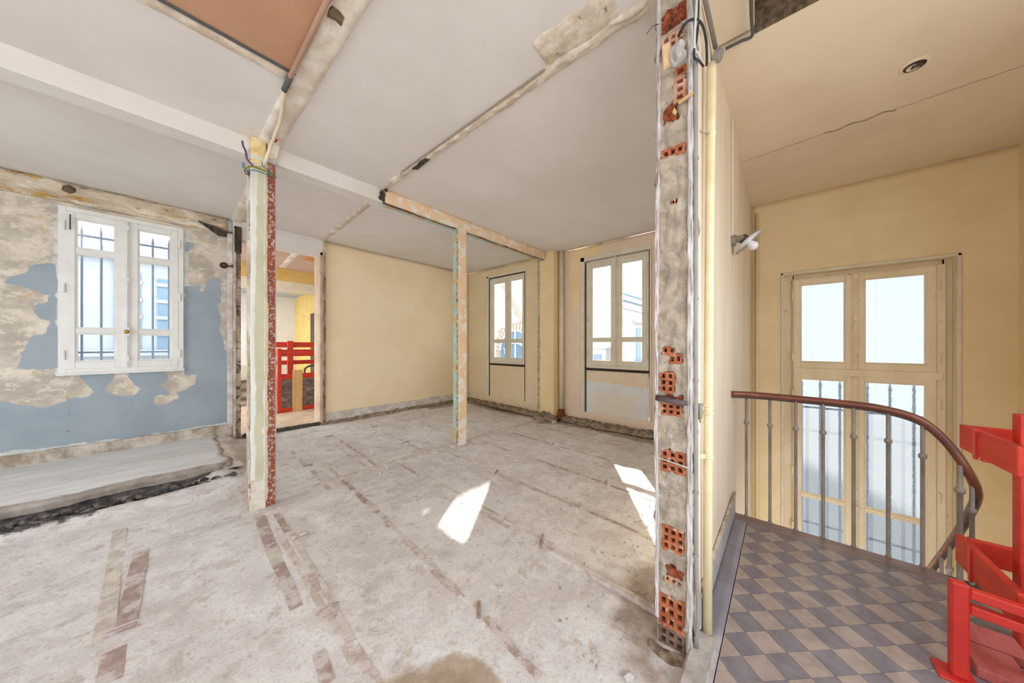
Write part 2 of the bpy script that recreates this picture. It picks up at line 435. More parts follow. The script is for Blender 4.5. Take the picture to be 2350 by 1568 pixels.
mPly = M('raw_plywood', (S(214, 178, 122), S(200, 160, 104), 4, (3, 3, .3)), .8, .1)
mMasonry = M('grey_rubble_masonry', (S(150, 138, 128), S(100, 90, 84), 9, (1, 1, 2)), .95, .8, 18)
mYellow = M('yellow_back_wall', (S(220, 190, 118), S(210, 178, 100), 4), .85, .1, over=[dict(lo=.6, hi=.64, sc=6, c=S(226, 210, 160), k=.7)])
mWhiteSheet = M('white_back_wall', (S(232, 230, 228), S(224, 222, 220), 2), .85, .04)
mBackFloor = M('dusty_screed', (S(206, 182, 156), S(184, 158, 132), 4), .95, .3, 30)
mBackCeil = M('pinkish_ceiling', (S(202, 176, 158), S(192, 164, 146), 2), .9, .05)
mOrange = M('orange_ceiling_patch', (S(206, 148, 92), S(196, 136, 80), 4), .9, .05)
mBrass = M('brass', (S(190, 150, 70), S(168, 128, 56), 10), .3, 0, metal=.8)
mEnamel = M('white_enamel', (S(226, 226, 232), S(216, 214, 222), 6), .18, 0, spec=.6)
mBulb = M('opal_bulb', S(222, 220, 222), .12, 0, spec=.6)
mPorcelain = M('grey_lampholder', (S(142, 132, 118), S(120, 110, 98), 12), .5, .1)
mChrome = M('spot_reflector', S(200, 196, 190), .15, 0, metal=1)
mBronze = M('bronze_shell', (S(116, 88, 70), S(92, 70, 56), 14), .4, .1, metal=.6)
mOutIron = M('haze_paled_iron', (S(168, 184, 208), S(154, 170, 194), 8), .6, .05)  # haze and overexposure on the bars put into a paler, bluer colour
mStairIron = M('blue_grey_iron', (S(54, 74, 112), S(46, 64, 98), 8), .6, .05)
mOutWhite = M('pale_render', (S(186, 190, 194), S(178, 182, 187), .8), .9, .05)
mOutGrey = M('pale_blue_shutter', (S(136, 156, 174), S(126, 148, 168), 3), .8, 0)
mOutLine = M('slate_cornice', (S(104, 130, 154), S(120, 146, 166), 5), .8, .05)
mOutBlue = M('blue_glazing', (S(84, 110, 132), S(100, 126, 146), 2), .3, 0)
mOutBrick = M('cream_stock_brick', (S(226, 216, 198), S(214, 202, 182), 2.5), .9, .1)
mOutJoint = M('brick_joint', S(152, 142, 130), .95, 0)
mClear = glass_clear()
mFrost = glass_frost()

# ------------------------------------------------------------------ the room shell
H = 3.05
XF = 4.86           # facade with the two casements
YB = 5.65           # blue wall / cream wall
YP = 3.29           # the line of the column, white beam and lintel

def P1(x, y): return (x * .319, 350 + y * .319)
def P2(x, y): return (x * .319, 850 + y * .319)
def wallpoly(fn, pts): return [(lambda p: (p.x, p.z))(onY(*fn(x, y), YB)) for x, y in pts]
blue = [wallpoly(P1, [(-900, 1000), (-300, 960), (20, 930), (60, 890), (180, 870), (220, 810), (290, 795), (400, 800), (410, 870), (415, 1560), (120, 1560), (150, 1500), (160, 1430), (200, 1370), (220, 1310), (340, 1310), (345, 1220), (300, 1200), (240, 1150), (270, 1090), (340, 1080), (335, 1030), (280, 1000), (150, 960), (20, 945)]),
        wallpoly(P1, [(1335, 650), (1390, 650), (1405, 690), (1350, 720), (1330, 800)]),
        wallpoly(P1, [(1330, 960), (1440, 960), (1445, 1015), (1470, 1000), (1490, 920), (1590, 905), (1590, 1080), (1560, 1090), (1590, 1180), (1580, 1290), (1640, 1480), (1645, 1600), (1320, 1600)]),
        wallpoly(P2, [(560, 30), (830, 20), (780, 100), (760, 145), (820, 180), (960, 185), (1020, 130), (960, 90), (900, 20), (1180, 0), (1220, 60), (1165, 110), (1215, 170), (1110, 180), (1095, 240), (1150, 270), (1230, 215), (1290, 200), (1270, 160), (1400, 100), (1420, 30), (1460, -20), (1640, -20), (1650, 370), (1000, 480), (0, 590), (-900, 720), (-900, 150), (0, 220), (300, 270), (420, 250), (560, 190), (620, 190), (685, 155), (600, 90)])]
pale = [wallpoly(P2, [(-900, 700), (0, 580), (1000, 470), (1640, 360), (1640, -1700), (1740, -1700), (1720, 400), (1000, 540), (0, 660), (-900, 780)]),
        wallpoly(P1, [(385, 500), (430, 380), (430, 1600), (385, 1600)]), wallpoly(P1, [(1325, 560), (1360, 560), (1345, 1600), (1310, 1600)]),
        wallpoly(P2, [(890, 400), (1000, 430), (1000, 540), (890, 540)])]
wl = surface('wall_left', lambda u, v, h: (u, YB - h, v), -2.6, .66, 0.1, H, .03, mBlue, holes=[(-.66, .17, 1.085, 2.78)], thick=.30,
             disp=lambda u, v: .006 * fbm(Vector((u * 3, v * 3, 1))), masks={'paint': blue, 'pale': pale})
tag(wl, 'peeling blue painted wall with beige plaster showing, round the barred window', 'wall', kind='structure')
lint = surface('lintel_beam', lambda u, v, h: (u, YB - h, v), -2.6, .60, 2.84, 3.05, .025, mLintel, wl,
               disp=lambda u, v: (.028 if v > 2.86 else 0.0) + .012 * fbm(Vector((u * 5, v * 9, 4))), thick=.03)
MB().prism([(.33, 2.93), (.62, 2.86), (.62, 2.81), (.52, 2.80)], YB - .045, YB - .02, lambda x, z, y: (x, y, z)).build('hollow', mWoodDark, wl)
MB().bar((.33, YB - .05, 2.935), (.66, YB - .05, 2.865), .012, .014).bar((.575, YB - .05, 2.875), (.575, YB - .05, 2.80), .012, .014).build('iron_strap', mMetalDark, wl)
m = MB(); rock(m, (-.62, YB - .03, 2.985), .05, 3, 1.0); m.build('timber_plug', mWoodOld, wl)
m = MB()
for (u, v) in [(485, 205), (485, 318), (485, 440), (1312, 232), (1312, 332), (1250, 180), (940, 215)]:
    p = onY(*P2(u, v), YB); m.tube([(p.x, YB - .012, p.z), (p.x, YB + .01, p.z)], .008, 6)
m.build('wall_plugs', mPlinth, wl); wl.children[-1]['kind'] = 'stuff'
pl = surface('baseboard_left', lambda u, v, h: (u, YB - .03 - h, v), -2.6, .66, .1, .285, .025, mPlinth, thick=.03,
             disp=lambda u, v: .012 * fbm(Vector((u * 6, v * 12, 2))))
tag(pl, 'stained rough plinth along the foot of the blue wall', 'plinth', kind='structure')

# cream back wall
wb = surface('wall_back', lambda u, v, h: (u, YB - .01 - h, v), 1.76, XF, 0.0, H, .06, mCream, thick=.25,
             disp=lambda u, v: .004 * fbm(Vector((u * 1.5, v * 1.5, 8))))
tag(wb, 'cream papered wall behind the two posts', 'wall', kind='structure')
bb = surface('baseboard_back', lambda u, v, h: (u, YB - .02 - h, v), 1.78, XF, .0, .24, .025, mPlinthWhite, thick=.03,
             disp=lambda u, v: .018 + .016 * fbm(Vector((u * 5, v * 9, 6))) + (.05 * max(0, .07 - v) / .07))
tag(bb, 'rough white plaster plinth under the cream wall', 'plinth', kind='structure')

# facade: left bay (ochre), right bay (peach)
FX = lambda u, v, h: (XF - h, u, v)
wr = surface('wall_right', FX, YP + .05, YB + .02, 0, H, .05, mFarL, holes=[(3.92, 5.02, .22, 2.85)], thick=.30, flip=True,
             disp=lambda u, v: .003 * fbm(Vector((u * 2, v * 2, 8))))
tag(wr, 'ochre wall of the far bay around the narrow casement', 'wall', kind='structure')
oy = [[(2.72, 2.0), (2.86, 1.9), (2.90, 3.2), (2.28, 3.2), (2.28, 2.90), (2.70, 2.90)], [(2.28, 2.88), (2.70, 2.88), (2.70, 3.06), (2.28, 3.06)]]
wf = surface('wall_front', FX, .44, YP + .05, 0, H, .05, mPeach, holes=[(1.50, 2.665, .20, 2.83)], thick=.30, flip=True,
             disp=lambda u, v: .003 * fbm(Vector((u * 2, v * 2, 3))), masks={'ochre': oy})
tag(wf, 'peach wall around the wide casement, patched with yellow', 'wall', kind='structure')
ch = MB().box(4.62, XF + .02, 3.08, 3.40, 0, H).build('trim_1', mOchre, bevel=.006)
tag(ch, 'ochre boxed chase standing out between the two far casements', 'chase', kind='structure')
ridge('broken_edge', [(4.62, 3.40, .15), (4.62, 3.40, H - .1)], .045, .02, mRubbleEdge, ch, up=(-.7, .7, 0), res=.025, rag=.7, seed=4)
ridge('mortar_foot', [(4.60, 3.46, .02), (4.60, 3.0, .02)], .16, .12, mDirt, ch, up=(-.3, 0, 1), res=.02, seed=5)

# ceiling
ce = surface('ceiling', lambda u, v, h: (u, v, H - h), -2.6, XF, .44, YB + .02, .12, mCeil, thick=.2, flip=True,
             disp=lambda u, v: .004 * fbm(Vector((u, v, 2))))
tag(ce, 'white painted ceiling marked with stripped beam lines', 'ceiling', kind='structure')
ce2 = surface('ceiling_near', lambda u, v, h: (u, v, H - h), -2.6, 1.40, -1.6, .44, .12, mCeil, thick=.2, flip=True)
ce2.parent = ce; ce2.name = 'near_ceiling'
MB().box(-2.6, 1.62, YP, YP + .16, 2.91, H + .02).build('beam', mBeamWhite, ce, bevel=.004)
MB().box(.66, 1.78, YB - .06, YB + .16, 2.80, H + .02).build('beam', mBeamWhite, ce, bevel=.004)
MB().box(-2.6, .555, -1.6, 2.285, H - .012, H + .01).build('tan_ceiling_panel', mBrownPaint, ce)
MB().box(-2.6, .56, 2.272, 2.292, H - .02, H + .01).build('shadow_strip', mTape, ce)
ridge('plaster_scar', [(-2.5, 2.345, H - .002), (.56, 2.345, H - .002)], .10, .012, mScar, ce, up=(0, 0, -1), seed=11, rag=.3)
ridge('stripped_beam', [(.625, -1.2, H - .002), (.61, YP + .0, H - .002)], .15, .022, mScarBeam, ce, up=(0, 0, -1), seed=12, rag=.07, flat=True, nc=8, res=.025)
ridge('stripped_beam', [(.66, YP + .17, H - .002), (.70, YB, H - .002)], .13, .022, mScarBeam, ce, up=(0, 0, -1), seed=13, rag=.14, flat=True, res=.025)
MB().prism([(lambda p: (p.x, p.y))(onZ(u, v, H - .03)) for u, v in ((751, 38), (755, 26), (762, 17), (778, 27), (790, 41), (783, 60), (770, 47))], H - .032, H - .005, lambda x, y, z: (x, y, z)).build('timber_patch', mWoodOld, ce)
ridge('plaster_scar', [(1.60, .50, H - .002), (1.595, YP, H - .002)], .075, .016, mScar, ce, up=(0, 0, -1), seed=14, rag=.35, res=.02, nc=7, rough=.9)
ridge('plaster_scar', [(1.50, .62, H - .002), (1.47, 1.08, H - .002)], .20, .010, mScar, ce, up=(0, 0, -1), seed=15, rag=.25, res=.02, nc=9, rough=.9)
ridge('plaster_scar', [(1.64, YP + .2, H - .002), (1.74, YB - .05, H - .002)], .085, .012, mScar, ce, up=(0, 0, -1), seed=16, rag=.35, res=.02)
MB().prism([(1.575, 2.42), (1.61, 2.40), (1.625, 2.62), (1.585, 2.66)], H - .026, H - .004, lambda x, y, z: (x, y, z)).build('timber_patch', mWoodDark, ce)
MB().bar((1.555, 1.10, H - .012), (1.555, YP - .5, H - .012), .005, .012).build('shadow_gap', M('grey_brown_seam', S(150, 138, 122), .9, 0), ce)

rw = surface('wall_rear', lambda u, v, h: (-2.6, u, v), -1.6, YB, -.1, H, .3, mWhiteSheet, holes=[(.6, 1.9, .9, 2.8), (3.0, 4.6, .3, 2.8)], thick=.2)  # unseen wall, its two openings added to let daylight in
tag(rw, 'white wall with two tall openings behind the camera', 'wall', kind='structure')
rw = surface('wall_side', lambda u, v, h: (u, -1.6, v), -2.6, 1.0, -.1, H, .3, mWhiteSheet, holes=[(-2.3, .9, .05, 2.95)], thick=.2)  # wide opening added out of view to bring sky light into the room
tag(rw, 'white wall with a wide opening behind the camera', 'wall', kind='structure')
# floor
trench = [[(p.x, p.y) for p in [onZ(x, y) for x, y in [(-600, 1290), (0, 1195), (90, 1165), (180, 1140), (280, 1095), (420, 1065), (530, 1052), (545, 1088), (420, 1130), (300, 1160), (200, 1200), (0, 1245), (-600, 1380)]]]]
damp = [[(p.x, p.y) for p in [onZ(700 + x * .349, 1180 + y * .349) for x, y in [(430, 1112), (560, 1080), (690, 1020), (950, 935), (1170, 960), (1230, 1030), (1240, 1080), (1300, 1112), (1300, 1300), (430, 1300)]]]]
dirt = [[(3.6, YB), (3.6, 5.35), (4.55, 5.3), (4.55, 3.5), (4.3, 3.2), (4.55, 2.9), (4.45, 1.6), (4.3, .44), (5, .44), (5, YB)],
        [(1.45, .46), (1.45, .62), (1.9, .7), (2.3, .46)], [(p.x, p.y) for p in [onZ(x, y) for x, y in [(1510, 1400), (1440, 1420), (1430, 1500), (1480, 1568), (1510, 1568)]]]]
def floor_h(x, y):
    h = .010 * fbm(Vector((x * 1.7, y * 1.7, 0)), 5) + .006 * fbm(Vector((x * 9, y * 9, 3)), 3)
    h += .07 * max(0, min(1, (y - 4.6) / .9)) * (1 if x > .5 else 0)
    if x < .75:
        k = max(0, min(1, (y - 3.85) / .25)) * max(0, min(1, (.75 - x) / .3)); h += .085 * k * (1 + .3 * noise.noise(Vector((x * 4, y * 4, 0))))
        if 4.05 < y < 4.24 and x < .55: h -= .05 * math.sin(math.pi * (y - 4.05) / .19) * max(.5, 1.0 + .8 * noise.noise(Vector((x * 3.1, 4, 0))))
    return h
fl = surface('floor', lambda u, v, h: (u, v, h), -2.6, XF + .02, -1.6, YB + .2, .035, mFloor, thick=.15, disp=floor_h,
             masks={'trench': trench, 'damp': damp, 'dirt': dirt}, holes=[(1.6, XF + .02, -1.6, .40)])
tag(fl, 'stripped dusty grey floor with embedded battens', 'floor', kind='structure')
sl_edge = [[(-2.6, 4.15), (.52, 4.15), (.52, 4.29), (-2.6, 4.29)], [(.43, 4.1), (.6, 4.1), (.6, 5.6), (.47, 5.6)]]
def slab_xy(u, v):
    e = 0
    return (u + (.05 * fbm(Vector((v * 4, 2, 1))) if u > .4 else 0), v + ((.04 * fbm(Vector((u * 3, 5, 1)), 5) + .02 * noise.noise(Vector((u * 14, 2, 1)))) if v < 4.30 else 0))
sl = surface('raised_slab', lambda u, v, h: (*slab_xy(u, v), .17 + h), -2.6, .50, 4.22, YB, .035, mSlab, fl, thick=.22,
             disp=lambda u, v: .007 * fbm(Vector((u * 3, v * 3, 7)), 5) - (.03 if v < 4.24 or u > .48 else 0), masks={'edge': sl_edge})
m = MB()
for k in range(420):
    x = random.uniform(-2.0, .5); y = 4.15 + random.gauss(0, .04)
    rock(m, (x, y, .035 + random.random() * .03), random.choice([.008, .012, .02, .03]) * random.uniform(.7, 1.3), k)
o = m.build('trench_rubble', mRubble, fl); o['kind'] = 'stuff'
m = MB()
for k in range(420):
    if k % 3 == 0: x, y = random.uniform(1.2, 4.7), .55 + abs(random.gauss(0, .2))
    elif k % 3 == 1: x, y = 4.75 - abs(random.gauss(0, .22)), random.uniform(.5, 5.5)
    else: x, y = random.uniform(.6, 4.6), random.uniform(.7, 5.4)
    rock(m, (x, y, floor_h(x, y) + .002), random.uniform(.004, .011), k + 900)
o = m.build('plaster_crumbs', mPlinth, fl); o['kind'] = 'stuff'
ridge('slab_end_rubble', [(.50, 4.25, .10), (.53, 4.9, .12), (.56, 5.55, .12)], .20, .05, mMortarPale, fl, seed=27, res=.02, rag=.5)
ridge('dirt_bank', [(4.80, 3.0, .02), (4.72, 2.2, .02), (4.76, 1.4, .02), (4.78, .5, .02)], .22, .07, mDirt, fl, seed=21, res=.02)
ridge('dirt_bank', [(4.80, 5.55, .07), (4.76, 4.6, .05), (4.74, 3.5, .02)], .20, .06, mDirt, fl, seed=22, res=.02)
ridge('dirt_bank', [(1.70, 5.58, .06), (3.0, 5.58, .08), (4.80, 5.56, .08)], .10, .045, mDirt, fl, seed=23, res=.02)
ridge('mortar_line', [(.9, 3.38, .0), (2.6, 3.42, 0.0), (4.55, 3.32, 0.0)], .09, .012, mMortarPale, fl, seed=24, res=.02, rag=.5)
ridge('door_sill', [(.75, 5.62, .09), (1.75, 5.62, .09)], .10, .03, mWoodDark, fl, seed=25, rag=.1)

def R1(x, y): return (1000 + x * .2552, 850 + y * .2552)
def R2(x, y): return (500 + x * .2553, 900 + y * .2553)
def R3(x, y): return (700 + x * .349, 1180 + y * .349)
def R4(x, y): return (x * .349, 1180 + y * .349)
def batten(fn, a, b, w, mat=None, hh=.003, name='batten'):
    p, q = onZ(*fn(*a), .0), onZ(*fn(*b), .0)
    d = q - p; n = max(2, int(d.length / .06)); sd = Vector((-d.y, d.x, 0)).normalized()
    m = MB(); vs = []; fs = []
    for i in range(n + 1):
        c = p + d * (i / n); z = floor_h(c.x, c.y)
        w2 = w * .36 * (1 + .12 * noise.noise(c * 17))
        for sgn, zz in ((-1, -.02), (-1, hh), (1, hh), (1, -.02)):
            e = c + sd * sgn * w2; vs.append((e.x, e.y, z * .6 + zz))
    for i in range(n):
        for k in range(3):
            fs.append((i * 4 + k, i * 4 + k + 1, i * 4 + 5 + k, i * 4 + 4 + k))
    fs += [(0, 1, 2, 3), (n * 4 + 3, n * 4 + 2, n * 4 + 1, n * 4)]
    m.add(vs, fs)
    return m.build(name, mat or mBatten, fl)
for fn, a, b, w in [
        (R1, (880, 490), (1800, 715), .05), (R1, (690, 565), (1020, 660), .05), (R1, (1110, 685), (1580, 815), .05),
        (R1, (440, 650), (800, 770), .045), (R1, (820, 775), (1520, 1020), .045), (R1, (1570, 1040), (1940, 1165), .045),
        (R1, (590, 940), (1220, 1205), .05), (R1, (1330, 1250), (1940, 1520), .05), (R1, (380, 1260), (660, 1420), .05), (R1, (110, 745), (320, 820), .05),
        (R2, (1270, 265), (1420, 335), .05), (R2, (1440, 340), (1660, 440), .05), (R2, (1710, 465), (1880, 545), .05),
        (R2, (1090, 435), (1280, 553), .05), (R2, (1300, 565), (1450, 690), .05), (R2, (1020, 450), (1190, 570), .05), (R2, (1215, 585), (1400, 725), .05),
        (R2, (655, 530), (690, 560), .06), (R2, (730, 600), (790, 665), .06), (R2, (850, 705), (1005, 885), .06),
        (R2, (1120, 790), (1220, 885), .06), (R2, (1250, 910), (1345, 1005), .06), (R2, (1420, 1070), (1505, 1135), .06), (R2, (1610, 640), (1810, 750), .05),
        (R2, (1640, 230), (1780, 262), .05), (R2, (1800, 268), (2000, 345), .05), (R2, (1505, 1160), (1550, 1215), .055), (R2, (1640, 1290), (1850, 1510), .06),
        (R3, (820, 355), (1035, 560), .055), (R3, (1185, 685), (1545, 1085), .05), (R3, (90, 910), (150, 1120), .07),
        (R3, (25, 385), (75, 520), .07), (R3, (190, 640), (310, 860), .06), (R3, (315, 870), (470, 1120), .06),
        (R4, (930, 240), (830, 720), .10), (R4, (1710, 20), (1790, 250), .09), (R4, (1830, 330), (1950, 620), .08), (R4, (1820, 0), (1890, 120), .06)]:
    batten(fn, a, b, w, mBattenDark if (a[0] + b[0]) % 3 == 0 or fn is R4 else None)
for a, b, w in [((640, 1175), (770, 1400), .05), ((884, 1190), (1090, 1395), .05), ((745, 1065), (880, 1185), .05), ((1010, 1110), (1240, 1235), .045), ((590, 1180), (640, 1300), .09), ((650, 1240), (815, 1525), .05), ((275, 1215), (235, 1480), .09), ((1060, 1060), (1330, 1165), .04)]:
    batten(lambda x, y: (x, y), a, b, w, mMortarPale, .002)
batten(R4, (750, 900), (710, 1120), .10, mBattenDark, .004)
batten(R3, (1590, 235), (2315, 655), .05, mBatten, .022, 'edge_batten')
batten(R2, (175, 450), (240, 555), .07, mBattenDark); batten(R2, (160, 690), (215, 760), .07); batten(R2, (190, 800), (262, 960), .08)
for fn, x, y, a in [(R1, 1230, 1225, .8), (R1, 1300, 1225, .8), (R1, 1535, 1015, .7), (R1, 545, 920, .8), (R1, 1050, 668, .6), (R1, 960, 1530, .9), (R2, 1410, 332, .5), (R2, 1690, 455, .4),
                    (R2, 1240, 562, .4), (R2, 810, 665, .4), (R2, 740, 1300, .3), (R3, 1550, 200, .9), (R3, 1145, 640, 1.1), (R3, 150, 630, .3), (R4, 790, 780, .2), (R2, 1000, 420, .3)]:
    p = onZ(*fn(x, y), .0); d = Vector((math.cos(a - .3), math.sin(a - .3), 0)) * .05
    p.z = floor_h(p.x, p.y) + .008
    MB().bar(p - d, p + d, .016, .016).build('cleat', mCleat if x % 2 else mBattenDark, fl, bevel=.004)

# ------------------------------------------------------------------ windows
def hinge(m, u, z, n, r=.009, h=.09):
    m.tube([m_pt for m_pt in [(u, n, z - h / 2), (u, n, z + h / 2)]], r, 8)

def casement(name, label, T, u0, u1, z0, z1, fw, sashes, mat, pane_mat, nfr=(-.06, .0), sw=.055, bars=None, extra=None):
    """T(u, n, z): n points into the room; sashes: (ua, ub, za, zb, [bar heights], bar width)"""
    o0 = Vector(T((u0 + u1) / 2, 0, z0))
    root = thing(name, label, 'window', o0); root['kind'] = 'structure'
    n0, n1 = nfr
    MB(T).box(u0, u0 + fw, n0, n1, z0, z1).box(u1 - fw, u1, n0, n1, z0, z1).box(u0 + fw, u1 - fw, n0, n1, z0, z0 + fw).box(u0 + fw, u1 - fw, n0, n1, z1 - fw, z1).build('window_frame', mat, root, bevel=.004)
    MB(T).box(u0 - .10, u0 + .01, n0 - .01, n0 + .01, z0 - .1, z1 + .1).box(u1 - .01, u1 + .10, n0 - .01, n0 + .01, z0 - .1, z1 + .1).box(u0, u1, n0 - .01, n0 + .01, z1 - .01, z1 + .1).box(u0, u1, n0 - .01, n0 + .01, z0 - .1, z0 + .01).build('frame_flange', mat, root)
    for (ua, ub, za, zb, hs, bw) in sashes:
        a, b = n0 + .008, n1 + .006
        m = MB(T).box(ua, ua + sw, a, b, za, zb).box(ub - sw, ub, a, b, za, zb).box(ua + sw, ub - sw, a, b, za, za + sw * 1.25).box(ua + sw, ub - sw, a, b, zb - sw, zb)
        sash = m.build('sash', mat, root, bevel=.004)
        zs = [za + sw * 1.25] + [x for h in hs for x in (h - bw / 2, h + bw / 2)] + [zb - sw]
        for h in hs: MB(T).box(ua + sw, ub - sw, a + .004, b - .004, h - bw / 2, h + bw / 2).build('glazing_bar', mat, sash, bevel=.003)
        for k in range(0, len(zs), 2):
            MB(T).box(ua + sw - .006, ub - sw + .006, (a + b) / 2 - .012, (a + b) / 2 - .008, zs[k] - .006, zs[k + 1] + .006).build('pane', pane_mat, sash)
            q = .013
            m = MB(T)
            for x0, x1, y0, y1 in ((ua + sw, ua + sw + q, zs[k], zs[k + 1]), (ub - sw - q, ub - sw, zs[k], zs[k + 1]), (ua + sw + q, ub - sw - q, zs[k], zs[k] + q), (ua + sw + q, ub - sw - q, zs[k + 1] - q, zs[k + 1])):
                m.box(x0, x1, (a + b) / 2 - .006, b - .014, y0, y1)
            m.build('glazing_bead', mat, sash)
    return root

TB = lambda u, n, z: (u, YB - n, z)
TX = lambda u, n, z: (XF - n, u, z)
TS = lambda u, n, z: (4.80 - n, u, z)

def bolt(T, u, z0, z1, zk, mat, root, n=.02, knob=None, kr=.02, guides=()):
    m = MB(T).tube([(u, n, z0), (u, n, z1)], .008, 8)
    for g in guides: m.box(u - .016, u + .016, n - .02, n + .012, g - .025, g + .025)
    m.box(u - .018, u + .018, n - .02, n + .010, zk - .05, zk + .05)
    b = m.build('cremone_bolt', mat, root, smooth=False)
    MB(T).lathe([(0, .006), (.018, .008), (.026, kr), (.040, kr * .95), (.048, kr * .4)], (u, n + .008, zk), (0, 1, 0), 12).build('knob', knob or mat, b, smooth=True)

w1 = casement('window_1', 'white six-pane casement in the peeling blue wall', TB, -.69, .20, 1.055, 2.805, .05,
              [(-.645, -.262, 1.10, 2.755, [1.505, 2.355], .055), (-.222, .155, 1.10, 2.755, [1.505, 2.355], .055)], mWhitePaint, mClear, nfr=(-.05, .03), sw=.06)
MB(TB).box(-.266, -.216, -.02, .045, 1.10, 2.755).build('astragal', mWhitePaint, w1, bevel=.006)
bolt(TB, -.242, 1.10, 2.75, 1.505, mWhitePaint, w1, .055, mBrass, .022, (1.2, 2.1, 2.68))
for u in (-.655, .165):
    for z in (1.25, 1.95, 2.6): MB(TB).tube([(u, .042, z - .05), (u, .042, z + .05)], .012, 8).build('hinge', mWhitePaint, w1)
MB(TB).tube([(-.615, .05, 2.72), (-.615, .05, 2.56)], .005, 6).build('latch_rod', mMetalDark, w1)
MB(TB).box(-.70, .21, .0, .05, 1.035, 1.060).build('sill', mWhitePaint, w1, bevel=.004)

w2 = casement('window_2', 'narrow cream two-leaf casement above the panel in the ochre wall', TX, 3.93, 4.95, .955, 2.83, .045,
              [(4.42, 4.895, 1.0, 2.775, [1.445], .055), (3.945, 4.39, 1.0, 2.775, [1.445], .055)], mCreamPaint, mClear, nfr=(-.07, -.02), sw=.06)
MB(TX).box(4.38, 4.43, -.04, .0, 1.0, 2.78).build('astragal', mCreamPaint, w2, bevel=.006)
bolt(TX, 4.405, 1.0, 2.8, 1.43, mCreamPaint, w2, .008, None, .018, (1.1, 2.2, 2.72))
MB(TX).box(3.945, 4.955, -.05, -.02, .21, .915).build('apron_panel', mFarL, w2)
MB(TX).box(3.92, 3.945, -.06, -.012, .2, 2.84).box(4.945, 4.962, -.06, -.012, .2, 2.84).box(3.94, 4.95, -.06, -.012, .915, .955).box(3.94, 4.95, -.06, -.010, 2.825, 2.85).build('dark_joint', mGap, w2)
MB(TX).box(4.962, 5.025, -.05, .012, .22, 2.90).box(3.90, 5.025, -.05, .012, 2.85, 2.885).build('architrave', mCreamPaint, w2, bevel=.003)
w3 = casement('window_3', 'wide cream two-leaf casement beside the brick pier', TX, 1.535, 2.57, .965, 2.775, .045,
              [(2.06, 2.53, 1.01, 2.735, [1.443], .052), (1.56, 2.02, 1.01, 2.735, [1.443], .052)], mCreamPaint, mClear, nfr=(-.07, -.01), sw=.062)
MB(TX).box(2.01, 2.07, -.03, .01, 1.01, 2.74).build('astragal', mCreamPaint, w3, bevel=.006)
bolt(TX, 2.04, 1.0, 2.79, 1.44, mCreamPaint, w3, .018, None, .018, (1.1, 2.1, 2.72))
for u in (2.545, 1.555):
    for z in (1.2, 1.8, 2.55): MB(TX).tube([(u, .0, z - .045), (u, .0, z + .045)], .009, 8).build('hinge', mCreamPaint, w3)
surface('apron_panel', lambda u, v, h: TX(u, -.012 + h, v), 1.535, 2.57, .19, .925, .03, M('apron_paint', (S(230, 214, 186), S(224, 206, 176), 2), .85, .06, 60,
    [dict(attr='pale', amp=.03, sc=10, c=(S(226, 226, 222), S(218, 219, 218), 4)), dict(attr='cream', amp=.04, sc=8, c=(S(232, 222, 202), S(226, 218, 200), 4), k=.8), dict(lo=.72, hi=.735, sc=20, c=S(120, 108, 94))]), w3, thick=.02, flip=True,
    masks={'pale': [[(1.5, .1), (2.6, .1), (2.6, .75), (1.5, .70)]], 'cream': [[(1.72, .22), (2.42, .22), (2.42, .58), (1.72, .56)]]})
MB(TX).box(2.572, 2.60, -.06, -.03, .2, 2.78).box(1.515, 1.533, -.06, -.03, .2, 2.8).box(1.53, 2.58, -.06, -.008, .925, .964).build('dark_joint', mGap, w3)
MB(TX).box(2.60, 2.67, -.05, .012, .20, 2.87).box(1.49, 2.67, -.05, .012, 2.80, 2.87).box(1.49, 1.515, -.05, .012, .2, 2.80).build('architrave', mCreamPaint, w3, bevel=.003)

w4 = casement('window_4', 'tall rippled-glass staircase window behind the iron railing', TS, -1.145, -.075, -1.05, 2.12, .05,
              [(-.552, -.085, 1.09, 2.105, [], .05), (-1.09, -.577, 1.09, 2.105, [], .05), (-.552, -.085, -1.0, 1.025, [-.365], .035), (-1.09, -.577, -1.0, 1.025, [-.375], .035)], mOldPaint, mFrost, nfr=(-.15, -.09), sw=.055)
MB(TS).box(-1.13, -.08, -.14, -.075, 1.02, 1.095).build('transom', mOldPaint, w4, bevel=.006)
MB(TS).box(-.595, -.535, -.10, -.068, -1.0, 1.02).box(-.595, -.535, -.10, -.068, 1.095, 2.11).build('astragal', mOldPaint, w4, bevel=.012)
bolt(TS, -.565, 1.1, 2.12, 1.55, mOldPaint, w4, -.058, None, .022, (1.13, 1.64, 2.08))
bolt(TS, -.565, -1.0, 1.0, -.35, mOldPaint, w4, -.058, None, .022, (.45, .97, -.2))
for u in (-.075, -1.105):
    for z in (1.22, 1.92, .78, -.1, -.75): MB(TS).tube([(u, -.08, z - .045), (u, -.08, z + .045)], .011, 8).build('hinge', mOldPaint, w4)
MB(TS).box(-1.207, -1.185, -.05, .012, -1.4, 2.19).box(.005, .027, -.05, .012, -1.4, 2.19).box(-1.207, .027, -.05, .012, 2.165, 2.19).build('architrave', mCreamPaint, w4, bevel=.004)

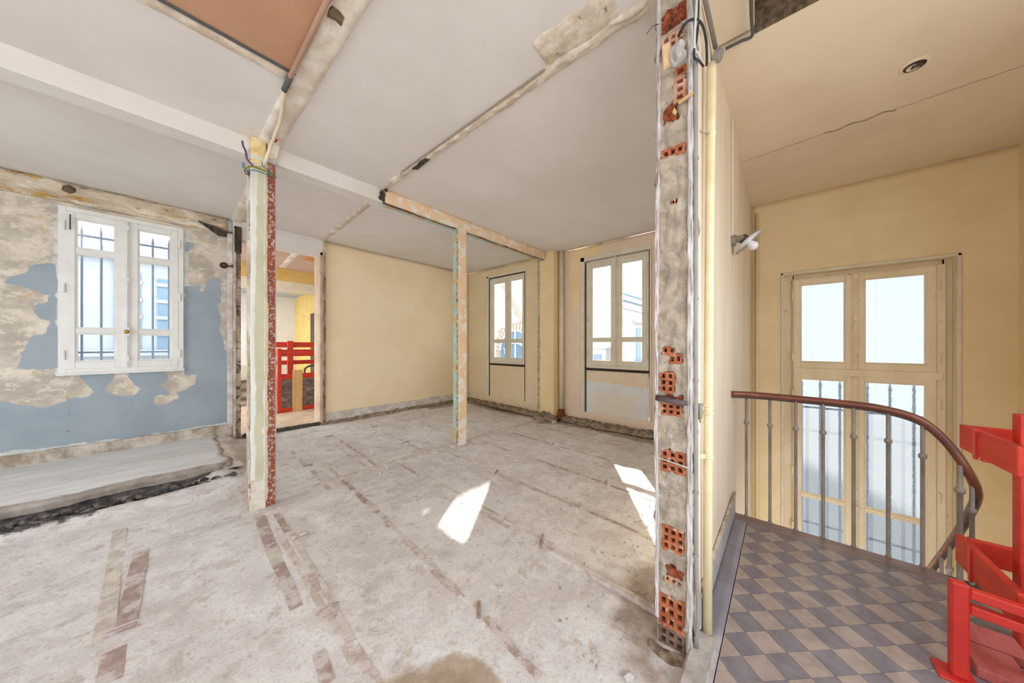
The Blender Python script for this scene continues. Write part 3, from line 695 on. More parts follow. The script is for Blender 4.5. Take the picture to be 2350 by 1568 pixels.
# ------------------------------------------------------------------ stair hall
FS = lambda u, v, h: (4.80 - h, u, v)
ws = surface('wall_stair', FS, -1.6, .30, -2.6, H, .06, mStair, holes=[(-1.19, .01, -1.4, 2.17)], thick=.28, flip=True,
             disp=lambda u, v: .003 * fbm(Vector((u * 2, v * 2, 5))))
tag(ws, 'yellowed stair hall wall around the tall rippled window', 'wall', kind='structure')
w = MB().box(2.7, 4.85, -1.62, -1.49, -2.6, H + .3).box(.9, 1.1, -1.62, -1.49, -.1, H + .3).box(1.1, 2.7, -1.62, -1.49, 2.5, H + .3).box(.9, 2.7, -1.62, -1.49, -.3, .75).box(1.1, 1.35, -1.62, -1.49, .75, 2.5).box(2.4, 2.7, -1.62, -1.49, .75, 2.5).build('wall_hall_right', mStair)  # opening in the unseen stretch is added to light the landing
tag(w, 'yellow stair hall wall at the right frame edge', 'wall', kind='structure')
w = MB().box(1.545, 4.87, .30, .445, -2.6, H).build('wall_partition', mPartition)
tag(w, 'cream partition wall running from the broken pier to the stair window', 'wall', kind='structure')
wp = w
m = MB().box(1.555, 1.60, .285, .30, .05, H).box(1.625, 1.665, .288, .30, .05, H)
m.build('door_moulding', mPartition, wp, bevel=.004)
cs = MB().box(2.15, 4.86, -1.6, .30, H, H + .25).build('ceiling_stair', mStairCeil)
tag(cs, 'cracked cream ceiling over the stair window', 'ceiling', kind='structure')
m = MB()
c0 = onZ(1690, 378, H); pts = []
for i in range(60):
    t = i / 59; p = onZ(1690 + 660 * t, 378 - 228 * t ** .98, H)
    pts.append((p.x + .012 * noise.noise(Vector((t * 30, 1, 0))), p.y, H - .0005))
for k in (0, 1):
    q = [pts[i] for i in range(60)] if k == 0 else [(pts[i][0] + .02 * math.sin(i), pts[i][1], pts[i][2]) for i in range(18, 34)]
    m.tube(q, .0016 if k == 0 else .003, 4)
m.build('crack', mWoodOld, cs)
MB().box(2.13, 2.149, -1.6, .12, H + .004, H + .30).build('board', mWoodOld, cs)
m = MB()
m.box(-.6, 2.13, .12, .30, H + .02, H + .30).box(-.6, 2.2, .29, .50, H + .005, H + .34).build('boxed_beam', mStairCeil, cs, bevel=.01)
for k in range(9):
    MB().box(.2 + k * .22, .2 + k * .22 + .215, -1.6, .12, H + .27, H + .30).build('board', mWoodOld, cs)
MB().tube([(4.775, .245, -1.5), (4.775, .245, 2.95)], .018, 10).build('riser_pipe', mStair, ws, smooth=True)
m = MB()
for z in (1.9, 1.17, .42, -.3): m.tube([(4.775, .245, z - .008), (4.775, .245, z + .008)], .023, 10)
m.build('pipe_clip', mStair, ws)

# landing
LZ = .05
la = thing('landing_floor', 'tiled stair landing of diagonal slate and stone squares', 'landing', (2.2, -.2, LZ)); la['kind'] = 'structure'
MB().box(.9, 2.97, -1.49, .30, LZ - .14, LZ - .012).build('bedding', mGrout, la)
surface('stone_border', lambda u, v, h: (u, v, LZ + h), 1.15, 2.86, .207, .30, .03, mBorder, la, thick=.012, masks={'dust': [[(1.1, .1), (1.72, .1), (1.60, .32), (1.1, .32)]]})
surface('stone_border', lambda u, v, h: (u, v, LZ - .001 + h), .9, 1.15, -1.0, .30, .05, mBorder, la, thick=.012, masks={'dust': [[(.8, -1), (1.2, -1), (1.2, .32), (.8, .32)]]})
q = .1425 / 2
def clip(poly, a, b, c):
    out = []
    for i, p in enumerate(poly):
        n = poly[(i + 1) % len(poly)]
        dp, dn = a * p[0] + b * p[1] - c, a * n[0] + b * n[1] - c
        if dp >= 0: out.append(p)
        if dp * dn < 0:
            t = dp / (dp - dn); out.append((p[0] + (n[0] - p[0]) * t, p[1] + (n[1] - p[1]) * t))
    return out
cnt = 0
for j in range(0, 24):
    for i in range(-16, 14):
        if (i + j) % 2: continue
        cx, cy = 2.323 + q + (i - 1) * q, .205 - j * q
        if cx < 1.22 or cx > 2.95 or cy < -1.4: continue
        if (cx - 1.2) * .42 + cy < -.62 and cx < 2.0: pass
        g = .0012
        poly = [(cx - q + g, cy), (cx, cy - q + g), (cx + q - g, cy), (cx, cy + q - g)]
        for a, b, c in ((0, -1, -.203), (-1, 0, -2.835), (1, 0, 1.155), (0, 1, -1.45)): poly = clip(poly, a, b, c) if poly else poly
        if len(poly) < 3: continue
        # leave out tiles the picture cannot show
        u = 1175 + FPX * (cx * math.sin(YAW) - cy * math.cos(YAW)) / (cx * math.cos(YAW) + cy * math.sin(YAW))
        if u > 2480: continue
        dz = LZ + random.uniform(-.0008, .0008)
        MB().prism(poly, LZ - .012, dz, lambda x, y, z: (x, y, z)).build('tile', mTileLight if j % 2 == 0 else mTileDark, la)
        cnt += 1
nose = [(2.84, .30), (2.955, .30), (2.955, -.58), (2.945, -.66), (2.92, -.72), (2.88, -.77), (2.80, -.80), (2.78, -.74), (2.82, -.69), (2.84, -.60)]
MB().prism(nose, LZ - .13, LZ + .004, lambda x, y, z: (x, y, z)).build('nosing', mNosing, la, bevel=.006)
MB().box(2.972, 4.8, -1.49, .30, -2.6, -2.45).build('lower_floor', mBorder, la)
for k in range(8):
    MB().box(3.0 + k * .22, 3.24 + k * .22, -1.49, -.80, LZ - .17 * (k + 1) - .05, LZ - .17 * (k + 1)).build('step', mNosing, la)

bs = MB().prism([(1.63, LZ), (2.955, LZ), (2.955, LZ + .145), (2.94, LZ + .16), (1.63, LZ + .16)], .284, .30, lambda x, z, y: (x, y, z)).build('baseboard_stair', mBaseStair, bevel=.004)
tag(bs, 'grey skirting with a worn top along the landing wall', 'skirting', kind='structure')
MB().box(1.63, 2.95, .280, .296, LZ + .152, LZ + .166).build('skirting_cap', mJamb, bs)

# railing
rl = thing('stair_railing', 'curved wooden handrail on grey iron balusters along the landing edge', 'railing', (2.95, -.2, LZ))
path = curve_pts([(2.86, .30, .985), (2.93, .16, .982), (2.95, -.06, .978), (2.95, -.30, .972), (2.95, -.46, .958), (2.95, -.60, .91), (2.935, -.69, .80), (2.925, -.755, .66), (2.985, -.80, .53), (3.12, -.815, .38), (3.35, -.82, .13), (3.75, -.82, -.28), (4.1, -.82, -.62)], 8)
MB().tube(path, .021, 12).build('handrail', mHandrail, rl, smooth=True)
MB().tube([p - Vector((0, 0, .022)) for p in path], .010, 6).build('rail_strap', mMetalDark, rl)
def baluster(x, y, z0, z1, r=.0095):
    h = z0 + (z1 - z0) * .78
    MB().tube([(x, y, z0), (x, y, z0 + .01), (x, y, z0 + .012), (x, y, h - .016), (x, y, h - .012), (x, y, h), (x, y, h + .012), (x, y, h + .016), (x, y, z1)],
              [r * 1.4, r * 1.4, r, r, r * 1.6, r * 1.9, r * 1.6, r, r], 10).build('baluster', mIron, rl, smooth=True)
for y in (.216, .078, -.061, -.197, -.336, -.479): baluster(2.95, y, LZ, .965)
baluster(2.95, -.609, LZ, .885); baluster(2.915, -.728, LZ, .69, .0115); baluster(2.945, -.775, LZ - .1, .58)
for x, z in ((3.10, .39), (3.26, .22), (3.42, .05), (3.56, -.09), (3.72, -.26)): baluster(x, -.815, z - .75, z)

# red guard rails on the landing
def board(m, p, q, h, t):   # a board standing on edge, p and q at mid height
    return m.bar(p, q, t, h)
g = thing('red_guard_rail', 'red timber guard rail with two pairs of boards beside the stair well', 'guard rail', (2.45, -.76, LZ))
for z, hh, dx in ((.910, .115, 0), (.345, .135, .05)):
    MB().bar((2.57 + dx, -.655, z), (2.14, -.675, z), .030, hh).build('board', mRed, g, bevel=.004)
    MB().bar((2.56 + dx, -.672, z + .01), (2.56 + dx, -1.42, z + .01), .028, hh * .8).build('board', mRed, g, bevel=.004)
    MB().bar((2.42 + dx, -.646, z + hh * .55), (2.42 + dx, -.646, z - hh * .62), .012, .022, (1, 0, 0)).bar((2.42 + dx, -.66, z - hh * .62), (2.42 + dx, -.705, z - hh * .62), .022, .012).build('bracket', mRedSteel, g, bevel=.002)
MB().box(2.44, 2.50, -.82, -.76, LZ, 1.05).build('post', mRed, g, bevel=.004)
MB().box(2.15, 2.20, -.755, -.70, LZ, 1.05).build('post', mRed, g, bevel=.004)
f = thing('red_steel_trestle', 'low red steel trestle with a square post and foot plate on the tiles', 'trestle', (2.07, -.51, LZ))
MB().box(2.045, 2.085, -.535, -.490, LZ + .008, LZ + .375).build('post', mRedSteel, f, bevel=.006)
MB().box(2.015, 2.115, -.555, -.455, LZ, LZ + .010).build('foot_plate', mRedSteel, f, bevel=.003)
MB().box(2.045, 2.085, -.70, -.66, LZ + .0, LZ + .29).build('post', mRedSteel, f, bevel=.006)
MB().bar((2.065, -.535, LZ + .345), (2.06, -.72, LZ + .335), .036, .036).build('rail', mRedSteel, f, bevel=.004)
MB().bar((2.065, -.535, LZ + .285), (2.06, -.72, LZ + .275), .036, .036).build('rail', mRedSteel, f, bevel=.004)
for k, (x0, y0, x1, y1, w, lab) in enumerate([(2.36, -.585, 2.36, -.745, .14, 'dusty red plank lying on the tiles, farther from the low trestle'), (2.195, -.565, 2.195, -.695, .17, 'dusty red plank lying on the tiles right beside the low trestle')]):
    o = MB().bar((x0, y0, LZ + .022), (x1, y1, LZ + .022), w, .04).build('red_plank', mRedDusty, bevel=.004)
    tag(o, lab, 'plank')

# ------------------------------------------------------------------ the broken pier
XPI = 1.50
pr = thing('broken_pier', 'broken end of the partition wall with hollow orange bricks bared', 'wall', (XPI, .37, 0)); pr['kind'] = 'structure'
pr.name = 'wall_pier'
pz = lambda v: 1.35 - (v - 793) * .001928
bricks = [  # v0, v1, y0, y1, cols, rows, material, depth
    (4, 62, .315, .425, 0, 0, mBrick, .018), (66, 104, .325, .420, 3, 2, mBrickPale, .006), (150, 178, .318, .372, 1, 1, mBrick, .010),
    (178, 236, .318, .372, 1, 3, mBrickPale, .004), (222, 274, .35, .415, 1, 0, mBrick, .016), (333, 356, .325, .42, 3, 1, mBrick, .002),
    (455, 466, .36, .38, 1, 1, mBrick, .004), (795, 814, .36, .418, 2, 1, mBrick, .002), (812, 836, .335, .39, 2, 1, mBrick, .002),
    (855, 904, .365, .428, 2, 3, mBrick, .0), (908, 918, .33, .42, 0, 0, mBrick, .006), (926, 956, .335, .425, 3, 2, mBrick, .002),
    (1036, 1088, .322, .426, 3, 3, mBrick, .0), (1214, 1272, .325, .418, 3, 3, mBrick, .0), (1305, 1330, .33, .40, 0, 0, mBrick, .008), (1330, 1346, .33, .41, 3, 1, mBrickPale, .003),
    (1376, 1452, .325, .432, 3, 3, mBrick, .0), (1452, 1512, .325, .432, 3, 3, mBrickGrey, .0)]
def in_brick(y, z, g=0.002):
    y += .006 * noise.noise(Vector((y * 55, z * 55, 1))); z += .010 * noise.noise(Vector((y * 40, z * 40, 9)))
    for v0, v1, y0, y1, *_ in bricks:
        if y0 + g < y < y1 - g and pz(v1) + g < z < pz(v0) - g: return True
    return False
def core_disp(y, z):
    h = .012 * fbm(Vector((y * 30, z * 14, 2)), 4) + .010 * noise.noise(Vector((y * 8, z * 5, 7)))
    if in_brick(y, z, .004): h -= .04
    if z < .08: h -= .0
    return h
surface('cement_core', lambda u, v, h: (XPI + .008 - h, u, v), .30, .44, -.02, H, .008, mCement, pr, thick=.04, flip=True, disp=core_disp)
def hollow_brick(v0, v1, y0, y1, nc, nr, mat, dep, seed):
    z0, z1 = pz(v1), pz(v0); x = XPI + dep + .008
    ys = [y0, y1]; zs = [z0, z1]
    if nc and nr:
        a = (y1 - y0) / (nc + .35 * (nc + 1)); ys = [y0]
        for k in range(nc): ys += [y0 + a * (.35 + 1.35 * k) + a * .12, y0 + a * (1.35 + 1.35 * k) - a * .12]
        ys.append(y1)
        b = (z1 - z0) / (nr + .5 * (nr + 1)); zs = [z0]
        for k in range(nr): zs += [z0 + b * (.5 + 1.5 * k) + b * .05, z0 + b * (1.5 + 1.5 * k) - b * .05]
        zs.append(z1)
    else:
        ys = cuts(y0, y1, .007); zs = cuts(z0, z1, .007); mat = mBrickDeep
    m = MB(); ny, nz = len(ys), len(zs)
    def J(i, j):
        y, z = ys[i], zs[j]; p = Vector((y * 60, z * 60, seed))
        e = .004 if (nc and nr) else .008
        return (x + (.018 * fbm(p * .9, 3) if not (nc and nr) else .004 * noise.noise(p * 1.3)) , y + e * noise.noise(p), z + e * noise.noise(p + Vector((9, 0, 0))))
    vs = [J(i, j) for j in range(nz) for i in range(ny)]
    fs = []; back = len(vs)
    holes = []
    for j in range(nz - 1):
        for i in range(ny - 1):
            quad = (j * ny + i, j * ny + i + 1, (j + 1) * ny + i + 1, (j + 1) * ny + i)
            if nc and nr and i % 2 == 1 and j % 2 == 1: holes.append(quad)
            else: fs.append(quad)
    for qd in holes:
        o = len(vs); c = [sum(vs[k][a] for k in qd) / 4 for a in range(3)]
        vs += [(vs[k][0] + .045, c[1] + (vs[k][1] - c[1]) * .9, c[2] + (vs[k][2] - c[2]) * .9) for k in qd]
        fs += [(qd[k], qd[(k + 1) % 4], o + (k + 1) % 4, o + k) for k in range(4)] + [(o, o + 1, o + 2, o + 3)]
    rim = [i for i in range(ny)] + [j * ny + ny - 1 for j in range(1, nz)] + [(nz - 1) * ny + i for i in range(ny - 2, -1, -1)] + [j * ny for j in range(nz - 2, 0, -1)]
    o = len(vs); vs += [(vs[k][0] + .035, vs[k][1], vs[k][2]) for k in rim]
    fs += [(rim[k], rim[(k + 1) % len(rim)], o + (k + 1) % len(rim), o + k) for k in range(len(rim))]
    m.v = vs; m.f = fs
    return m.build('brick', mat, pr, fix=False)
for k, b in enumerate(bricks): hollow_brick(*b, k)
ridge('plaster_edge', [(XPI + .01, .437, .1), (XPI + .005, .440, 1.1), (XPI + .005, .437, 2.0), (XPI + .012, .433, 2.1), (XPI + .01, .432, H)], .017, .010, mPlasterEdge, pr, up=(-1, 0, 0), res=.008, rag=.5, seed=31, flat=True, nc=7, rough=1.0)
ridge('plaster_edge', [(XPI + .01, .307, -.02), (XPI + .01, .305, 1.1), (XPI + .01, .303, 2.2), (XPI + .01, .303, H)], .024, .010, mPlasterEdge, pr, up=(-1, 0, 0), res=.008, rag=.45, seed=32, flat=True, nc=7, rough=1.0)
ridge('plaster_lump', [(XPI + .004, .345, pz(150)), (XPI + .002, .36, pz(125)), (XPI + .004, .35, pz(106))], .055, .022, mPlasterEdge, pr, up=(-1, 0, 0), res=.005, rag=.5, seed=33, nc=11, rough=1.1)
ridge('plaster_flake', [(XPI + .004, .392, pz(148)), (XPI + .002, .395, pz(120)), (XPI + .002, .40, pz(92))], .04, .016, M('cream_flake', (S(222, 190, 150), S(206, 172, 132), 9), .9, .2), pr, up=(-1, 0, 0), res=.008, rag=.3, seed=34, flat=True)
MB().bar((XPI - .012, .345, pz(248)), (XPI - .012, .288, pz(238)), .006, .010).build('wood_splinter', mPly, pr)
MB().prism([(.352, pz(262)), (.362, pz(252)), (.37, pz(262)), (.358, pz(270))], XPI - .012, XPI - .004, lambda y, z, x: (x, y, z)).build('wood_splinter', mPly, pr)
MB().tube([(XPI - .018, .435, pz(915)), (XPI - .018, .34, pz(921)), (XPI - .012, .31, pz(922))], [.013, .013, .009], 12).build('pipe_stub', M('dark_pipe', (S(96, 84, 84), S(78, 68, 68), 10), .45, .05), pr, smooth=True)
ridge('mortar_crack', [(XPI - .004, .30, pz(1066)), (XPI - .004, .455, pz(1056))], .006, .006, mPlasterEdge, pr, up=(-1, 0, 0), res=.01, seed=35)
ridge('mortar_foot', [(XPI - .03, .47, -.01), (XPI - .05, .38, -.01), (XPI - .02, .30, .0)], .07, .022, mDirt, pr, up=(-.3, 0, 1), res=.012, seed=36, rag=.5)
MB().tube([onX(1512, 55, 1.46), onX(1498, 60, 1.44), onX(1484, 78, 1.43)], .0022, 5).build('stray_wire', mMetalDark, pr)
MB().box(1.30, 1.63, .215, .31, -.05, LZ + .002).build('mortar_threshold', mBorderDust, pr, bevel=.01)

cd = thing('grey_conduit', 'thin grey plastic conduit clipped up the edge of the broken pier', 'conduit', (1.515, .283, .1))
pth = [(1.515, .283, .06), (1.515, .275, .25), (1.517, .283, .45), (1.515, .284, 1.2), (1.512, .284, 2.2), (1.51, .284, H + .05)]
MB().tube(curve_pts(pth, 5), .0085, 10).build('tube', mConduit, cd, smooth=True)
for z in (.45, .72, .98, 1.2, 1.55, 1.85, 2.15, 2.62):
    MB().tube([(1.515, .284, z - .006), (1.515, .284, z + .006)], .0115, 8).build('clip', mConduit, cd)
sw = thing('grey_switch_box', 'small grey box on the pier edge below the handrail height', 'switch box', (1.54, .282, 1.08))
MB().box(1.535, 1.575, .268, .286, 1.03, 1.095).build('case', mConduit, sw, bevel=.003)
MB().tube([(1.527, .272, 1.07), (1.52, .27, 1.05), (1.528, .27, 1.02)], .003, 6).build('earth_wire', mWireGreen, sw)

cp = thing('cream_riser_pipe', 'thick cream painted pipe standing against the partition wall', 'pipe', (1.655, .262, LZ))
MB().tube([(1.645, .262, LZ), (1.66, .262, .9), (1.700, .262, 2.0), (1.745, .262, 2.66), (1.748, .262, 2.70)], [.0185, .0185, .019, .021, .018], 16).build('pipe', mPipeCream, cp, smooth=True)
for z, x in ((1.075, 1.665), (1.04, 1.664), (.84, 1.658), (2.35, 1.724)):
    MB().lathe([(-.007, .019), (-.004, .0225), (.004, .0225), (.007, .019)], (x, .262, z), (0, 0, 1), 16).build('collar', mPipeCream, cp, smooth=True)
MB().bar((1.724, .262, 2.35), (1.60, .292, 2.32), .006, .006).build('tie_wire', mJamb, cp)
MB().bar((1.658, .262, .84), (1.61, .295, .85), .008, .02).build('bracket', mPipeCream, cp)
o = MB().tube(curve_pts([onX(1557, 83, 1.49), onX(1567, 62, 1.46), onX(1580, 48, 1.46), onX(1597, 45, 1.5), onX(1612, 58, 1.58), onX(1620, 90, 1.70), onX(1622, 120, 1.745), onX(1622, 150, 1.745)], 6), .0055, 8).build('black_cable', mCableBlack, smooth=True)
tag(o, 'black cable looping from the bricks into the cream pipe', 'cable')
o = MB().tube(curve_pts([(1.512, .276, H + .04), (1.515, .276, 2.72), onY(1592, 125, .272), onY(1605, 140, .268), onY(1614, 152, .262)], 5), .005, 8).build('black_cable', mCableBlack, smooth=True)
tag(o, 'black cable bending from the grey conduit into the cream pipe top', 'cable')
o = MB().tube(curve_pts([(1.53, .276, 2.95), onY(1594, 95, .272), onY(1602, 125, .268), onY(1616, 152, .262)], 5), .004, 8).build('white_cable', mCableWhite, smooth=True)
tag(o, 'thin white cable entering the cream pipe beside two black ones', 'cable')

jb = thing('junction_box', 'round grey junction box in the ceiling corner above the cream pipe', 'junction box', (2.17, .27, H - .01))
pj = onY(1655, 122, .255)
MB().lathe([(0, .032), (.03, .032), (.034, .028)], (pj.x, .285, pj.z), (.0, -1, -.35), 16).build('case', mConduit, jb, smooth=False)
o = MB().tube([(-.3, .285, H - .02), (1.2, .285, H - .015), (pj.x - .02, .278, pj.z + .03)], .011, 8).build('ceiling_conduit', mConduit, smooth=True)
tag(o, 'grey conduit running along the ceiling corner to the round box', 'conduit')
a, b, c = onZ(1665, 112, H - .012), onZ(1726, 82, H - .012), onZ(1722, -60, H - .012)
o = MB().tube(curve_pts([a, b * .6 + a * .4, b, b * .7 + c * .3, c], 6), .008, 8).build('surface_cable', mTape, smooth=True)
tag(o, 'dark cable tacked round the boxed beam under the stair ceiling', 'cable')

rs = thing('ceiling_rose', 'broken round ceiling rose with burnt wiring over the landing', 'ceiling rose', tuple(onZ(2097, 150, H)))
p = onZ(2099, 148, H)
MB().lathe([(0, .06), (.006, .06), (.008, .05), (.010, .048)], p, (0, 0, -1), 24).build('plate', mStairCeil, rs, smooth=False)
MB().lathe([(.009, .046), (.013, .044), (.013, .030)], p, (0, 0, -1), 20).build('ring', mWoodDark, rs)
MB().lathe([(.010, .030), (.016, .028)], (p.x + .004, p.y + .004, p.z), (0, 0, -1), 14).build('terminal', mStairCeil, rs)
m = MB()
for k in range(5): m.tube(curve_pts([(p.x - .02, p.y + .005 * k - .01, p.z - .012), (p.x - .03 + .004 * k, p.y + .008 * k - .02, p.z - .03), (p.x - .028, p.y + .012 * k - .03, p.z - .036)], 4), .004, 6)
m.build('burnt_wires', mMetalDark, rs)

# wall lamp
lp = thing('wall_lamp', 'old wall lamp with a white enamel dish and bare bulb above the handrail', 'lamp', (2.88, .3, 2.15))
lb = onY(1682, 552, .29); ax = Vector((.70, -.80, -.30)).normalized()
p0 = Vector((lb.x, .30, lb.z)); ctr = onX(1706, 553, 2.93)
ctr = p0 + Vector((.048, -.085, -.005))
rr = ray(1710, 553).normalized(); rt = Vector((math.sin(YAW), -math.cos(YAW), 0)); rt = (rt - rr * rt.dot(rr)).normalized(); dn = rr.cross(rt) * -1
if dn.z > 0: dn = -dn
axd = (rt * .80 + dn * .58 - rr * .16).normalized()
MB().lathe([(0, .040), (.028, .040), (.030, .028)], p0, (0, -1, 0), 16).build('base', mPorcelain, lp, smooth=False)
MB().tube([p0 + Vector((0, -.02, .005)), p0 + Vector((.03, -.06, .012)), ctr - axd * .03], [.026, .024, .022], 12).build('arm', mPorcelain, lp, smooth=True)
MB().lathe([(-.045, .022), (-.035, .032), (-.02, .034), (-.005, .030), (.0, .022)], ctr, axd, 14).build('lamp_holder', mMetalDark, lp)
prof = [(-.006, .022), (-.003, .045), (.006, .08), (.022, .108)]
def dish(inner):
    m = MB(); m.lathe(prof + [(.025, .108), (.010, .079), (.001, .044), (-.002, .02)], ctr, axd, 32); return m
dish(0).build('lamp_shade', mEnamel, lp, smooth=True)
MB().lathe([(.0, .014), (.02, .017), (.04, .028), (.06, .034), (.08, .030), (.092, .016), (.095, .002)], ctr, axd, 18).build('bulb', mBulb, lp, smooth=True)
MB().tube([(lb.x - .02, .292, H), (lb.x - .02, .292, lb.z + .03)], .006, 6).build('feed_conduit', mPartition, lp)

# ------------------------------------------------------------------ column, lintel frame, jambs
col = thing('steel_column', 'slim column with flaking pale green paint and a rusty steel flange', 'column', (.55, 3.25, 0))
green = [[(.535, .0), (.565, .0), (.57, .45), (.55, .5), (.57, .9), (.54, 1.0), (.575, 1.05), (.575, 2.8), (.53, 2.8), (.52, 2.2), (.525, 1.2), (.51, .55)],
         [(.515, .25), (.57, .25), (.572, .62), (.515, .62)], [(.52, .66), (.57, .66), (.575, 2.78), (.53, 2.78), (.51, 1.5)]]
surface('plaster_casing', lambda u, v, h: (u, 3.235 - h, v), .488, .585, -.02, H, .012, mPostCase, col, thick=.10,
        disp=lambda u, v: .004 * fbm(Vector((u * 12, v * 5, 1))), masks={'green': green, 'raw': [[(.4, -.1), (.6, -.1), (.6, .24), (.4, .27)]], 'ochre': [[(.4, 2.82), (.6, 2.80), (.6, 2.87), (.4, 2.865)], [(.4, 2.90), (.6, 2.90), (.6, 3.1), (.4, 3.1)]]})
MB().box(.476, .490, 3.255, 3.34, 0, 2.95).build('edge_strip', mJamb, col, bevel=.003)
MB().box(.592, .650, 3.250, 3.262, 0, 2.90).box(.612, .622, 3.262, 3.33, 0, 2.90).box(.592, .650, 3.33, 3.342, 0, 2.90).build('steel_flange', mRust, col)
ridge('torn_plaster', [(.590, 3.247, .05), (.592, 3.247, 1.2), (.590, 3.247, 2.88)], .020, .010, mPostCase, col, up=(0, -1, 0), res=.02, rag=.9, seed=41, nc=5)
ridge('torn_plaster', [(.655, 3.27, .05), (.655, 3.27, 2.88)], .012, .006, mPlasterEdge, col, up=(.5, -1, 0), res=.03, rag=.6, seed=42, nc=5)
MB().prism([(.585, 2.90), (.655, 2.92), (.675, 3.04), (.60, 3.04)], 3.20, 3.29, lambda x, z, y: (x, y, z)).build('capital', mScarBeam, col, bevel=.006)
MB().box(.588, .662, 3.22, 3.26, 2.88, 2.925).build('capital', mPlasterEdge, col, bevel=.01)

tp = thing('ceiling_conduit_pipe', 'tan conduit with a grey coupling running down the stripped beam to the column', 'conduit', (.54, 3.2, 2.9))
za = H - .035
MB().tube([(.535, -1.0, za), (.535, 2.30, za)], .014, 10).build('tan_tube', mConduitPink, tp, smooth=True)
MB().tube([(.535, 2.30, za), (.537, 2.45, za)], .0165, 10).build('coupling', mTape, tp, smooth=True)
MB().tube(curve_pts([(.537, 2.45, za), onY(643, 278, 2.78), onY(630, 312, 3.0), onY(618, 345, 3.14), onY(607, 373, 3.20), onY(597, 379, 3.205), onY(572, 376, 3.21)], 6), .0125, 10).build('cream_tube', mConduitCream, tp, smooth=True)
def wire(name, pts, r, mat, label, n=6):
    o = MB().tube(curve_pts(pts, n), r, 6).build(name, mat, smooth=True); return tag(o, label, 'wire')
wy = 3.13
wire('red_wire', [onY(620, 258, 2.95), onY(616, 270, 3.0), onY(621, 292, 3.05), onY(628, 308, 3.1)], .005, mWireRed, 'red wire hanging from the ceiling beside the column head')
wire('red_wire', [onY(622, 316, wy), onY(625, 323, wy - .03), onY(632, 325, wy - .03), onY(637, 319, wy), onY(643, 321, wy), onY(644, 312, wy)], .007, mWireRed, 'thick red wire wrapped round the conduit at the column head')
wire('purple_wire', [onY(556, 323, 3.1), onY(558, 335, 3.12), onY(564, 348, 3.15), onY(566, 362, 3.18), onY(572, 372, 3.19), onY(580, 380, 3.18)], .007, mWirePurple, 'twisted purple wire at the head of the column')
wire('green_yellow_wire', [onY(560, 388, 3.16), onY(576, 382, 3.16), onY(592, 386, 3.17), onY(612, 394, 3.18), onY(633, 407, 3.20)], .006, mWireGreen, 'green and yellow wire bound round the column head')
wire('blue_wire', [onY(558, 386, 3.17), onY(556, 377, 3.17), onY(560, 375, 3.17), onY(563, 390, 3.16), onY(585, 391, 3.15), onY(610, 400, 3.17), onY(632, 408, 3.21)], .0035, mWireBlue, 'thin blue wire looped low round the column head')
wire('blue_wire', [onY(601, 372, 3.17), onY(604, 382, 3.17), onY(618, 393, 3.19), onY(634, 408, 3.22)], .0035, mWireBlue, 'thin blue wire slanting down across the rusty flange')
wire('iron_wire', [onY(561, 390, 3.17), onY(566, 400, 3.18), onY(573, 398, 3.18), onY(568, 392, 3.18), onY(572, 405, 3.19)], .005, mMetalDark, 'tangle of dark wire ends on the column edge')

pf = thing('lintel_frame', 'narrow broken partition post with peeling lintel beam across the room', 'partition frame', (2.7, 3.3, 0))
surface('lintel_face', lambda u, v, h: (u, 3.25 - h, v), 1.62, 4.63, 2.905, H, .03, mPeachPeel, pf, thick=.02, disp=lambda u, v: .004 * fbm(Vector((u * 8, v * 8, 1))))
MB().box(1.62, 4.63, 3.262, 3.36, 2.895, H).build('lintel_core', mMint, pf)
ridge('rust_angle', [(1.60, 3.275, 2.897), (2.60, 3.275, 2.897)], .030, .008, mRustRaw, pf, up=(0, 0, -1), res=.02, rag=.5, seed=51, rough=.9)
ridge('rust_angle', [(2.78, 3.275, 2.897), (4.60, 3.275, 2.897)], .028, .008, mRustRaw, pf, up=(0, 0, -1), res=.02, rag=.6, seed=52, rough=.9)
ridge('torn_plaster', [(1.66, 3.30, 2.896), (4.62, 3.30, 2.896)], .014, .008, mPlasterEdge, pf, up=(0, 0, -1), res=.02, rag=.9, seed=53)
surface('post_face', lambda u, v, h: (u + .006 * fbm(Vector((v * 9, u * 3, 2))) * (1 if u > 2.7 else .4), 3.25 - h, v), 2.632, 2.766, .0, 2.92, .02, mPeachPeel, pf, thick=.02, disp=lambda u, v: .004 * fbm(Vector((u * 8, v * 8, 3))))
MB().box(2.64, 2.752, 3.268, 3.385, 0, 2.90).build('post_core', mMint, pf)
ridge('rubble_edge', [(2.638, 3.285, .0), (2.638, 3.285, 2.90)], .05, .014, mRubbleEdge, pf, up=(-1, 0, 0), res=.018, rag=.5, seed=54, rough=1.0)
ridge('rubble_edge', [(2.765, 3.27, .0), (2.765, 3.27, 2.90)], .016, .006, mRubbleEdge, pf, up=(1, -.4, 0), res=.02, rag=.9, seed=55)
ridge('mortar_foot', [(2.55, 3.33, .0), (2.85, 3.33, .0)], .16, .035, mMortarPale, pf, res=.02, seed=56)
m = MB()
for k in range(9): rock(m, (1.60 + random.uniform(-.03, .03), 3.27 + random.uniform(-.04, .03), 2.92 + k * .014), .022, k + 50, 1.2)
m.build('burnt_end', mWoodDark, pf)

